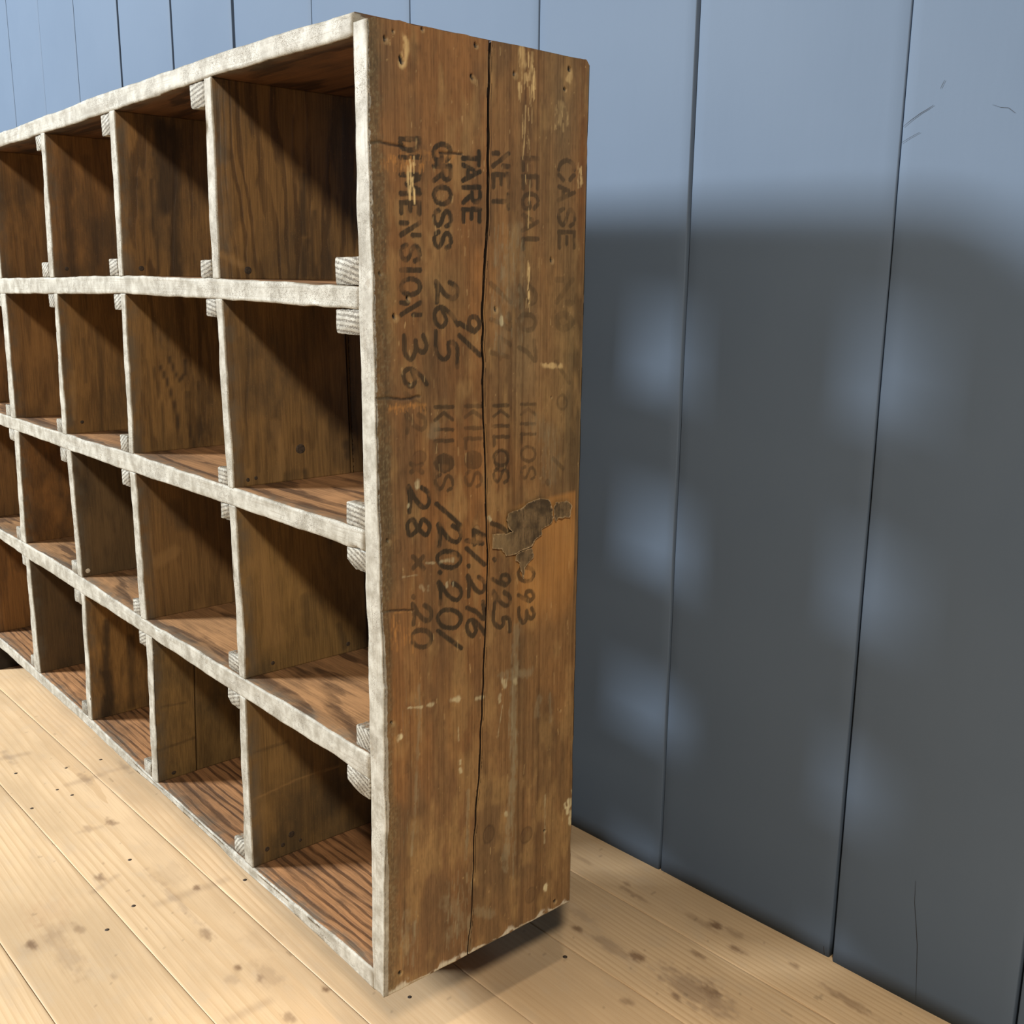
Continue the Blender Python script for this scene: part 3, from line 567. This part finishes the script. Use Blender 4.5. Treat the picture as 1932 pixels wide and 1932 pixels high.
# character, photo x of baseline and cap line, photo y start and end, ink strength, half stroke (m)
H = .0030; HW = .0032
def word(s, x0, x1, spans, a, hw=H): return [(ch, x0, x1, y0, y1, a, hw) for ch, (y0, y1) in zip(s, spans)]
INK = []
INK += word('DIMENSION', 755, 791, [(261, 285), (293, 300), (329, 366), (381, 406), (419, 446), (462, 493), (505, 514), (526, 556), (570, 596)], .8)
INK += word('36', 759, 803, [(628, 687), (692, 735)], .75, HW)+word('12', 762, 800, [(742, 772), (776, 818)], .4, HW)+word('x', 769, 797, [(872, 894)], .5, HW)
INK += word('28', 765, 807, [(911, 968), (970, 1018)], .85, HW)+word('x', 772, 798, [(1045, 1076)], .6, HW)+word('.20', 771, 809, [(1118, 1130), (1134, 1178), (1183, 1221)], .7, HW)
INK += word('GROSS', 818, 850, [(272, 304), (312, 343), (353, 385), (396, 428), (437, 469)], .85)
INK += word('265', 818, 862, [(526, 573), (576, 624), (622, 692)], .8, HW)
INK += word('KILOS', 819, 852, [(765, 795), (803, 817), (830, 852), (859, 888), (895, 925)], .62, .0026)
INK += word('120.201', 821, 866, [(950, 990), (984, 1031), (1036, 1072), (1074, 1084), (1092, 1140), (1145, 1186), (1188, 1221)], .85, HW)
INK += word('TARE', 873, 905, [(286, 312), (311, 342), (352, 385), (394, 422)], .88)
INK += word('91', 865, 904, [(586, 632), (633, 670)], .8, HW)+word('KILOS', 876, 906, [(764, 789), (800, 814), (826, 848), (853, 882), (889, 918)], .45, .0026)
INK += word('41.276', 877, 911, [(996, 1034), (1034, 1064), (1062, 1072), (1081, 1126), (1130, 1168), (1165, 1204)], .8, HW)
INK += word('NET', 930, 960, [(288, 316), (328, 357), (366, 394)], .75)
INK += word('174', 925, 962, [(535, 570), (590, 622), (630, 688)], .35, HW)+word('KILOS', 930, 958, [(763, 788), (797, 810), (823, 842), (849, 878), (884, 910)], .62, .0024)
INK += word('7.925', 926, 960, [(974, 1006), (1050, 1060), (1075, 1108), (1111, 1150), (1151, 1190)], .75, HW)
INK += word('LEGAL', 986, 1015, [(298, 322), (332, 359), (366, 394), (406, 436), (450, 472)], .6)
INK += word('207', 978, 1010, [(535, 582), (590, 625), (638, 682)], .38, HW)+word('KILOS', 982, 1009, [(761, 784), (793, 806), (818, 838), (843, 870), (880, 904)], .5, .0023)
INK += word('.093', 976, 1006, [(1030, 1040), (1067, 1098), (1106, 1138), (1143, 1180)], .7, HW)
INK += word('CASE', 1054, 1084, [(303, 341), (352, 379), (393, 427), (436, 472)], .62)+word('N', 1050, 1080, [(525, 575)], .25, .004)+word('o', 1048, 1078, [(590, 622)], .3, .005)+word('1', 1048, 1074, [(682, 722)], .3, HW)
INK += word('o', 1050, 1070, [(742, 775)], .3, .002)+word('1', 1043, 1062, [(865, 884)], .4, .003)+word('.', 1030, 1050, [(905, 915)], .4, .004)
FILLO = {(819, 859), (876, 853)}
# scratches, chips and stains of the panel: (kind, pixel points, width m, strength, colour)
CREAM = lin(196, 178, 142); ORANGE = lin(176, 118, 62); GREY = lin(140, 124, 98); DARK = lin(34, 24, 16); OLIVE = lin(88, 74, 52); PALE = lin(214, 176, 122)
MK = [([(968, 1262), (966, 1330), (968, 1420), (963, 1500), (957, 1570), (952, 1640)], .0075, .62, GREY), ([(975, 1180), (968, 1230), (972, 1275), (945, 1272), (1000, 1268)], .008, .5, GREY),
      ([(880, 1490), (879, 1560), (877, 1620)], .0032, .55, GREY), ([(785, 1290), (786, 1350), (782, 1420), (776, 1560), (772, 1610)], .0028, .45, GREY), ([(766, 1720), (768, 1800)], .006, .35, GREY), ([(782, 1740), (780, 1780)], .004, .35, GREY),
      ([(1037, 1310), (1038, 1360)], .004, .45, GREY), ([(1028, 1500), (1027, 1590)], .0016, .5, CREAM), ([(945, 1330), (935, 1395)], .001, .6, CREAM), ([(860, 1370), (861, 1395)], .0015, .5, CREAM), ([(864, 1433), (864, 1438)], .003, .75, CREAM), ([(864, 1448), (865, 1455)], .003, .75, CREAM),
      ([(765, 1332), (790, 1331)], .002, .75, CREAM), ([(800, 1328), (812, 1326)], .003, .7, CREAM), ([(846, 1319), (862, 1317)], .0042, .8, CREAM), ([(895, 1315), (908, 1314)], .003, .7, CREAM), ([(940, 1311), (940, 1322)], .004, .65, CREAM), ([(948, 1285), (950, 1290)], .006, .7, CREAM), ([(970, 1283), (972, 1288)], .004, .6, CREAM),
      ([(750, 1385), (750, 1389)], .0045, .95, CREAM*1.2), ([(1030, 1672), (1030, 1676)], .005, .95, CREAM*1.25), ([(784, 912), (784, 917)], .0045, .85, CREAM), ([(768, 951), (767, 956)], .003, .7, CREAM), ([(921, 976), (923, 979)], .003, .7, CREAM), ([(953, 1533), (954, 1537)], .003, .7, CREAM),
      ([(828, 1058), (852, 1055)], .003, .6, CREAM), ([(800, 1061), (816, 1061)], .0018, .5, CREAM), ([(790, 1105), (795, 1113)], .003, .5, CREAM), ([(839, 1098), (840, 1105)], .0025, .6, CREAM), ([(851, 1098), (851, 1105)], .002, .6, CREAM), ([(755, 1087), (785, 1083)], .0012, .4, CREAM), ([(804, 1105), (803, 1112)], .002, .6, CREAM),
      # torn fibres below the dark splits on the front edge
      ([(790, 287), (830, 290), (856, 292)], .004, .3, ORANGE), ([(735, 770), (775, 764), (800, 763)], .003, .5, ORANGE), ([(740, 1153), (775, 1150)], .002, .5, ORANGE),
      ([(765, 70), (767, 95), (760, 120)], .005, .8, PALE), ([(784, 90), (780, 130), (776, 145)], .010, .45, DARK*2.0), ([(985, 95), (990, 120)], .006, .6, PALE), ([(1005, 100), (1000, 150)], .003, .55, PALE), ([(1076, 140), (1072, 150)], .005, .6, PALE),
      ([(992, 200), (990, 260), (986, 300)], .0013, .7, PALE), ([(1000, 340), (996, 430)], .0009, .7, PALE), ([(998, 505), (996, 545)], .0014, .8, PALE), ([(1003, 160), (1002, 200)], .001, .7, PALE), ([(1022, 688), (1040, 690), (1056, 691)], .004, .85, PALE), ([(945, 600), (945, 610)], .003, .9, CREAM*1.2),
      ([(975, 430), (960, 500), (965, 590)], .012, .30, GREY), ([(945, 470), (940, 560), (945, 660)], .010, .28, GREY), ([(985, 470), (985, 600)], .006, .28, GREY), ([(1010, 800), (1040, 830), (1035, 900)], .018, .25, GREY), ([(820, 800), (815, 820)], .008, .4, GREY), ([(1095, 320), (1097, 345)], .003, .7, PALE), ([(1060, 200), (1055, 230)], .006, .35, PALE),
      ([(840, 1700), (880, 1740), (850, 1760)], .012, .33, GREY), ([(900, 1720), (925, 1725)], .010, .42, GREY), ([(886, 1730), (884, 1800)], .006, .4, GREY), ([(1015, 1320), (1012, 1345)], .007, .5, GREY)]
_rs = np.random.RandomState(12)
for x0, x1, y0, y1, n, l0, l1, w_, st, col in ((716, 800, 288, 312, 46, 6, 22, .0010, .75, ORANGE), (766, 782, 295, 365, 26, 10, 26, .0010, .9, PALE), (800, 860, 284, 300, 16, 5, 14, .0008, .5, ORANGE), (725, 800, 760, 772, 26, 4, 10, .0010, .7, ORANGE), (732, 775, 1155, 1225, 26, 8, 22, .0010, .55, ORANGE), (978, 1012, 92, 165, 30, 10, 34, .0009, .75, PALE), (985, 1005, 200, 330, 12, 10, 40, .0007, .7, PALE), (1040, 1075, 190, 240, 14, 5, 16, .0009, .5, PALE), (992, 1000, 480, 560, 8, 15, 40, .0007, .8, PALE), (1090, 1099, 300, 350, 8, 8, 18, .0010, .8, PALE), (925, 990, 420, 640, 60, 10, 40, .0009, .45, GREY), (750, 790, 1290, 1600, 26, 10, 40, .0008, .4, GREY), (840, 890, 1640, 1770, 40, 8, 30, .0010, .5, GREY), (955, 972, 1290, 1620, 30, 20, 60, .0010, .6, GREY), (755, 790, 1700, 1810, 24, 10, 35, .0010, .5, GREY), (740, 1080, 60, 1690, 90, 5, 22, .0007, .45, PALE), (1020, 1060, 800, 920, 24, 8, 20, .0010, .35, GREY)):
    for _ in range(n):
        a = _rs.uniform(x0, x1); b = _rs.uniform(y0, y1); MK.append(([(a, b), (a+_rs.uniform(-1.5, 1.5), b+_rs.uniform(l0, l1))], w_*_rs.uniform(.6, 1.6), st*_rs.uniform(.5, 1.1), col))
for (a, b, w_) in ((1074, 1515, .006), (1078, 1535, .006), (1070, 1528, .004), (1075, 1548, .0045), (1066, 1520, .003), (1080, 1495, .003)): MK.append(([(a, b-4), (a+1, b+4)], w_, .9, lin(215, 195, 155)))
HOLES = [(727, 72, .003), (741, 57, .002), (758, 112, .004), (797, 54, .0022), (898, 84, .0025), (891, 145, .0035), (971, 138, .0035), (1075, 130, .003), (1066, 168, .002), (1040, 490, .003), (715, 517, .0028), (742, 597, .0035), (933, 582, .0035), (767, 562, .0028), (770, 722, .0022), (728, 1020, .003), (733, 1360, .0028), (756, 1836, .003), (1047, 1700, .003), (1056, 1340, .002), (1040, 750, .0012), (1027, 1568, .002)]
KNOTS = [(945, 870, .011, .013, 1), (921, 1573, .010, .013, .8), (993, 1575, .011, .012, .7), (789, 863, .010, .008, .6), (933, 1003, .006, .007, .4), (1002, 1689, .010, .012, .55), (746, 1030, .006, .008, .4), (897, 1000, .006, .007, -.5), (761, 1447, .005, .006, .3), (1082, 835, .005, .005, .3), (913, 1388, .005, .007, .35), (1075, 572, .004, .005, .4)]
def end_paint(y, z, right):
    """colour and relief of the outer face at (y, z)"""
    big = fbm(y*9, z*3.2, 3); big2 = fbm(y*22+4, z*5, 8); med = fbm(y*55, z*11, 15)
    c = lin(118, 80, 47)*np.ones(y.shape+(1,))
    mixin = lambda c, m, col: c*(1-m[..., None])+np.asarray(col)*m[..., None]
    hz = z/1.2
    c = mixin(c, 0.55*sstep(.45, .7, big)*(0.5+0.5*hz), lin(150, 98, 52))
    c = mixin(c, 0.45*sstep(.52, .72, big2), lin(86, 66, 46))
    c = mixin(c, 0.5*sstep(.35, .0, hz), lin(106, 74, 48))
    c = mixin(c, 0.30*sstep(.5, .75, med), lin(140, 104, 64))
    if right: c = mixin(c, np.full(y.shape, .38), lin(118, 90, 58))
    gy, gz = PX(1080, 560); c = mixin(c, .55*np.exp(-(((y-gy)/.035)**2+((z-gz)/.14)**2)), lin(92, 78, 54))
    for a, b, sy, sz, s, col in ((1085, 850, .035, .10, .5, lin(98, 86, 62)), (1060, 210, .02, .05, .45, lin(98, 82, 58)), (985, 660, .035, .10, .4, lin(112, 98, 74)), (720, 110, .02, .06, .5, lin(84, 68, 50)), (850, 540, .03, .05, .35, lin(96, 78, 52)), (1100, 330, .01, .10, .5, lin(132, 80, 38)), (1080, 640, .02, .05, .35, lin(84, 72, 50)), (975, 1640, .035, .05, .45, lin(84, 66, 48)), (1080, 1480, .02, .12, .35, lin(120, 92, 58)), (900, 330, .03, .12, .3, lin(136, 88, 48))):
        gy, gz = PX(a, b); c = mixin(c, s*np.exp(-(((y-gy)/sy)**2+((z-gz)/sz)**2)), col)
    # upright grain, swinging round the knots
    yy = y+0.004*(fbm(y*3, z*2.0, 21)-.5)
    for a, b, ry, rz, s in KNOTS:
        ky, kz = PX(a, b); d = (y-ky)/(ry*1.3); yy = yy+0.5*ry*d*np.exp(-d*d-((z-kz)/(rz*3.5))**2)*abs(s)
    g1 = vn(yy*620, z*3, 31); g2 = vn(yy*240+9, z*1.5, 33)
    gr = 0.22*sstep(.45, .95, g1)+0.30*sstep(.60, .95, g2)*(1.35 if right else .8)
    c = c*(1-gr[..., None]*np.array([.75, .85, .9]))
    hgt = -0.00035*gr
    c = mixin(c, .5*sstep(.50, .72, fbm(y*26, z*9, 46)), lin(80, 58, 38)); c = mixin(c, .45*sstep(.55, .75, fbm(y*40+7, z*17, 47)), lin(142, 108, 68)); c = mixin(c, .6*sstep(.80, .9, fbm(y*260, z*120, 48)), lin(170, 136, 92))
    c = c*(1+.40*(fbm(y*190, z*70, 41)-.5)+.22*(fbm(y*60, z*16, 43)-.5))[..., None]*(1-.16*sstep(.62, .9, vn(y*900, z*140, 44)))[..., None]
    # ghost of a label
    q = [PX(*p) for p in ((1006, 944), (1085, 931), (1082, 1120), (960, 1095))]
    if right:
        ny = (y-PX(960, 1000)[0])/(PX(1085, 1000)[0]-PX(960, 1000)[0]); m = sstep(-.05, .25, ny)*sstep(1.0, .985, ny)*sstep(PX(1040, 936)[1]+.002-0.0, PX(1040, 936)[1]-.006, z-0.06*(y-.27))*sstep(PX(1060, 1190)[1], PX(1060, 1100)[1], z+.03*(fbm(y*40, z*20, 5)-.5))
        c = mixin(c, .62*m*(0.75+.5*(fbm(y*30, z*20, 61)-.5)), lin(176, 118, 60))
    for a, b, ry, rz, s in KNOTS:
        ky, kz = PX(a, b); rr = np.sqrt(((y-ky)/ry)**2+((z-kz)/rz)**2)
        col = lin(66, 46, 30) if s > 0 else lin(140, 112, 78)
        c = mixin(c, abs(s)*sstep(1.0, .75, rr)*.55, col); c = mixin(c, abs(s)*.7*np.exp(-((rr-1)/.13)**2), lin(46, 31, 20))
        hgt = hgt-abs(s)*.0006*np.exp(-((rr-1)/.13)**2)
    # lettering
    worn = fbm(y*70, z*70, 71); fibre = vn(y*700, z*25, 72)
    ink = np.zeros(y.shape)
    for ch, x0, x1, y0, y1, a, hw in INK:
        b0_, b1_ = PX(x0, (y0+y1)/2), PX(x1, (y0+y1)/2)
        if (b1_[0] < y.min()-.01) or (b0_[0] > y.max()+.01): continue
        zc = [PX((x0+x1)/2, y0)[1], PX((x0+x1)/2, y1)[1]]
        sel = (z < max(zc)+.012) & (z > min(zc)-.012) & (y > b0_[0]-.008) & (y < b1_[0]+.008)
        if not sel.any(): continue
        ys, zs = y[sel], z[sel]; d = np.full(ys.shape, 9.0)
        for st in GL[ch]:
            d = np.minimum(d, seg_dist(ys, zs, [PX(x0+v*(x1-x0), y0+u*(y1-y0)) for u, v in smooth(st)]))
        if ch == 'O' and (x0, y0) in FILLO:
            cc = PX((x0+x1)/2, (y0+y1)/2); e = b1_[0]-b0_[0]; d = np.minimum(d, np.hypot((ys-cc[0])/(e*.5), (zs-cc[1])/(abs(zc[0]-zc[1])*.5))*hw*.9)
        ink[sel] = np.maximum(ink[sel], a*sstep(hw*1.12, hw*.88, d+.0016*(fbm(ys*130, zs*130, 73)-.5)))
    ink = ink*(1-.55*sstep(.55, .75, worn))*(1-.25*sstep(.7, .95, fibre))
    c = mixin(c, np.clip(ink*1.08, 0, .97), lin(40, 32, 21))
    # scuffs, torn fibres, paint spots
    edge_n = fbm(y*150, z*90, 81)
    for pts, w_, s, col in MK:
        s = s*.8; col = col*.85
        pw = [PX(*p) for p in pts]; ylo, yhi = min(p[0] for p in pw)-.02, max(p[0] for p in pw)+.02; zlo, zhi = min(p[1] for p in pw)-.02, max(p[1] for p in pw)+.02
        sel = (y > ylo) & (y < yhi) & (z > zlo) & (z < zhi)
        if not sel.any(): continue
        d = seg_dist(y[sel], z[sel], pw); w2 = w_*(.3+1.3*edge_n[sel]); nz = fbm(y[sel]*330, z[sel]*60, 83); m = s*sstep(w2*1.25, w2*.35, d+w_*1.1*(fbm(y[sel]*240, z[sel]*150, 84)-.5))*sstep(.22, .62, nz+.25*s)
        c[sel] = c[sel]*(1-m[:, None])+col*m[:, None]
    # dark splits running in from the front edge
    for pts in ([(694, 270), (716, 268), (735, 272), (765, 277)], [(705, 752), (730, 750), (755, 752), (790, 748)], [(714, 1152), (740, 1150), (775, 1149)], [(872, 290), (830, 288)]):
        d = seg_dist(y, z+.004*(fbm(y*60, z*3, 91)-.5), [PX(*p) for p in pts]); m = sstep(.0022, .0006, d); c = mixin(c, .8*m, DARK); hgt = hgt-.0015*m
    for a, b, r in HOLES:
        r = r*.85; hy, hz_ = PX(a, b); d = np.hypot((y-hy)*1.25+(z-hz_)*.3, (z-hz_)*.8)+.0026*(vn(y*300, z*300, 92)-.5); m = sstep(r*1.15, r*.7, d); c = mixin(c, m, lin(14, 9, 6)); hgt = hgt-.003*m
        c = mixin(c, .22*sstep(r*2.0, r*1.2, np.hypot(y-hy-r*.6, z-hz_+r*.9))*(1-m), PALE*.75)
    # grimy, flaking band beside the painted front edge
    bw = .006+.022*fbm(z*6, 0*z, 95)+.003*sstep(.3, .8, z)+.012*(fbm(y*60, z*60, 96)-.5)
    m = sstep(bw*1.4, bw*.6, y)*(.5+.5*fbm(y*30, z*14, 99))*(.9 if not right else 0)
    fl = fbm(y*420, z*300, 97); c = mixin(c, m*.85, lin(80, 66, 46)*np.ones(3)); c = mixin(c, m*.5*sstep(.60, .66, fl), lin(120, 106, 80)); c = mixin(c, m*.5*sstep(.42, .36, fl), lin(52, 44, 32))
    hgt = hgt+m*.0003*(fl-.5)
    lw = .0025+.011*sstep(.42, .75, fbm(y*32, 0*y, 111)); m = sstep(lw*1.1, lw*.5, z-.0025*(fbm(y*38, 0*y, 12)-.4)+.006*(fbm(y*150, z*150, 112)-.5))*sstep(.30, .5, fbm(y*90, z*90, 113)); c = mixin(c, .85*m, lin(176, 162, 145))
    rim = sstep(.010, .0, .339-y) if right else 0*y
    c = mixin(c, .5*rim*fbm(y*40, z*14, 98), lin(70, 56, 40))
    return c*np.array([1.10, 1.23, 1.24]), hgt

ZS = np.linspace(0.0, 1.0, 930)
for right in (False, True):
    nY = 138; L = rect_loop(10, 3, nY, 7, 0.0016)
    af, ao, bf, bo, fc = L.T
    base = ZS[:, None]+0*af[None]
    zlow = 0.0; ztop = 1.2
    # uneven sawn ends
    z = zlow+base*(ztop-zlow)
    cy = crack(z); gap = 0.0009+0.0010*vn(z*7, 0*z, 6)-0.0008*sstep(.25, 0, z)
    y0, y1 = (0*cy, cy-gap) if not right else (cy+gap, 0*cy+0.339)
    y = y0+af[None]*(y1-y0)+ao[None]
    lo = 0.0035*(fbm(y*38, 0*y, 12)-.4)+.006*sstep(.012, 0, y)*0; hi = 0.003*(fbm(y*45, 0*y+3, 13)-.5)-.004*sstep(.012, .0, y)-.006*sstep(.008, 0, .339-y)-.003*sstep(.72, .8, fbm(y*30, 0*y, 19))
    z = z+lo*sstep(.05, 0, z)+hi*sstep(.05, 0, 1.2-z)
    outer = fc == 2
    xo = xout(z)*(1-y/.339)
    x = (-TEND+bf[None]*TEND+bo[None])+xo*np.clip(bf[None]+.35, 0, 1)
    front = (fc == 3) | (fc == 3.2) | (fc == 2.5)
    if not right:
        fr = sstep(.02, 0, y)
        y = y+fr*.0032*(fbm(z*16, bf[None]*4, 14, 5)-.5)
        x = x+fr*(.0045*(fbm(z*13, 5+bf[None]*4, 16, 5)-.5)+.003*sstep(.66, .8, fbm(z*20, 0*z, 18))*sstep(.5, .3, z/1.2)*(bf[None] > .5))
    else:
        y = y-sstep(.004, 0, .339-y)*.004*np.clip(fbm(z*20, bf[None]*3, 24, 5)-.45, 0, 1)
    col = np.broadcast_to(lin(96, 66, 40), y.shape+(3,)).copy()
    dk = ((fc == 1) | (fc == 3) | (fc == 3.2)) if right else (fc == 1)
    if not right: col[:, dk] = lin(26, 17, 10)
    else: col[:, (fc == 3) | (fc == 3.2)] = lin(26, 17, 10)
    m = outer | (fc == 2.5)
    cc, hh = end_paint(y[:, m], z[:, m], right); col[:, m] = cc
    x[:, m] = x[:, m]+np.where(outer[m][None], hh, 0)
    pt = np.zeros(y.shape)
    if not right:
        pt[:, front] = 1.0
        pt = np.maximum(pt, (outer[None])*.55*sstep(.008, .002, y)+outer[None]*.8*sstep(.010, .003, y)*sstep(.50, .28, z/1.2)*sstep(.35, .6, fbm(z*9, 0*z, 29)))
        pt[:, (fc == 0)] = np.where(y[:, fc == 0] < .005, .7, 0)
    loft('end_plank', np.stack([x, y, z], -1), MAT_END, cab, {'tint': col.reshape(-1, 3), 'paint': pt.ravel()})
end_planks = [o for o in cab.children if o.name.startswith('end_plank')]
# far end of the cabinet (out of frame)
zs = np.linspace(0, 1.2, 40); L = rect_loop(6, 2, 6, 2, 0.003)
Y = L[None, :, 0]*DEPTH+L[None, :, 1]+0*zs[:, None]; X = XL+L[None, :, 2]*TEND+L[None, :, 3]+0*zs[:, None]
loft('end_panel', np.stack([X, Y, zs[:, None]+0*X], -1), MAT_DIV, cab, {'paint': np.broadcast_to(np.where(L[:, 4] >= 2.5, 1., 0.)[None], X.shape).ravel()}, color=(1, .9, .8, 1))
# added feet under the bottom board; outer two placed to block window light
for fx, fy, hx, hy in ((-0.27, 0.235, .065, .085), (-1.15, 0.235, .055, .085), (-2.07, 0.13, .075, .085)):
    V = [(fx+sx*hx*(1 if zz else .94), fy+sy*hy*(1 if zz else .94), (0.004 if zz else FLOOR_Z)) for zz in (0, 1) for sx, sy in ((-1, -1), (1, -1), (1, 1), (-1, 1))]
    make('added_foot', V, [(3, 2, 1, 0), (4, 5, 6, 7), (0, 1, 5, 4), (1, 2, 6, 5), (2, 3, 7, 6), (3, 0, 4, 7)], MAT_FOOT, cab, smooth=False)

# torn remains of a paper label on the end
def paper_material():
    T = NT('torn_paper'); P = T.obj()
    n = T.noise(P, 45, 4, 0.6); st = T.noise(T.vec('MULTIPLY', P, (1, 380, 40)), 1.0, 3)
    c = T.mix(T.rng(n, 0.35, 0.65), (0.055, 0.038, 0.021), (0.15, 0.10, 0.05)); c = T.mix(T.rng(st, 0.45, 0.7, 0, .6), c, (0.04, 0.028, 0.016))
    c = T.mix(T.math('MULTIPLY', T.attr('tone'), 0.7), c, (0.21, 0.145, 0.07))
    c = T.mix(T.attr('rim'), c, (0.40, 0.28, 0.15))
    return T.finish(c, 0.75, T.bump(T.noise(P, 220, 4), 0.5, 0.0015), 0.2)
MAT_PAPER = paper_material()
from mathutils.geometry import delaunay_2d_cdt
def paper(name, px, lift, seed, parent):
    poly = [PX(*p) for p in px]; rs = np.random.RandomState(seed); pts = []
    for i in range(len(poly)):                            # jagged outline
        a, b = poly[i], poly[(i+1) % len(poly)]
        for k in range(3): pts.append(a+(b-a)*k/3+rs.normal(0, .0004, 2))
    pts = np.array(pts); n = len(pts)
    def inside(q):
        x, y = q; c = False
        for i in range(n):
            (x1, y1), (x2, y2) = pts[i], pts[i-1]
            if (y1 > y) != (y2 > y) and x < (x2-x1)*(y-y1)/(y2-y1)+x1: c = not c
        return c
    grid = []
    for gy in np.arange(pts[:, 0].min(), pts[:, 0].max(), .0022):
        for gz in np.arange(pts[:, 1].min(), pts[:, 1].max(), .0022):
            q = np.array([gy, gz])+rs.uniform(-.0006, .0006, 2)
            if inside(q) and np.min(np.hypot(*(pts-q).T)) > .0012: grid.append(q)
    allp = [Vector(p) for p in pts]+[Vector(q) for q in grid]
    vs, es, fs, *_ = delaunay_2d_cdt(allp, [(i, (i+1) % n) for i in range(n)], [list(range(n))], 1, 1e-6)
    V = []; rim = []; tone = []
    for v in vs:
        q = np.array(v); d = float(np.min(np.hypot(*(pts-q).T))); e = float(fbm(np.array(q[0]*150), np.array(q[1]*90), seed)); e2 = float(fbm(np.array(q[0]*420), np.array(q[1]*160), seed+1))
        h = lift*(.25+1.0*e+.7*e2)*(1 if d > .0008 else .6+.9*e); V.append((.0010+h+float(xout(q[1]))*(1-q[0]/.339), q[0], q[1]))
        rim.append(.85*max(0, 1-d/.0011)*(.3+1.2*e2)); u = (q[0]-PX(960, 1000)[0])/.02; tone.append(float(np.clip(.5-.5*u+1.2*(e-.5), 0, 1)))
    nv = len(V); F = [tuple(f) for f in fs]
    return make(name, V, F, MAT_PAPER, parent, {'rim': np.array(rim), 'tone': np.array(tone)}, smooth=True)
par = end_planks[1]
Z5 = lambda L_: [(700+a/4.712, 860+b/4.712) for a, b in L_]
paper('torn_label', Z5([(1055, 690), (1055, 815), (1140, 825), (1180, 885), (1260, 870), (1330, 830), (1415, 800), (1440, 740), (1500, 700), (1505, 650), (1590, 600), (1605, 545), (1600, 470), (1570, 385), (1480, 375), (1430, 390), (1370, 420), (1320, 465), (1200, 510), (1185, 560), (1195, 630), (1240, 665), (1180, 690), (1110, 690)]), .0016, 5, par)
paper('torn_label', Z5([(1612, 545), (1625, 580), (1650, 550), (1690, 550), (1750, 540), (1760, 480), (1770, 430), (1720, 395), (1700, 400), (1620, 410), (1604, 450)]), .0024, 6, par)
paper('torn_label', Z5([(1265, 875), (1265, 925), (1300, 945), (1310, 1010), (1335, 1090), (1350, 990), (1420, 910), (1430, 870), (1412, 815), (1340, 835)]), .0013, 7, par)
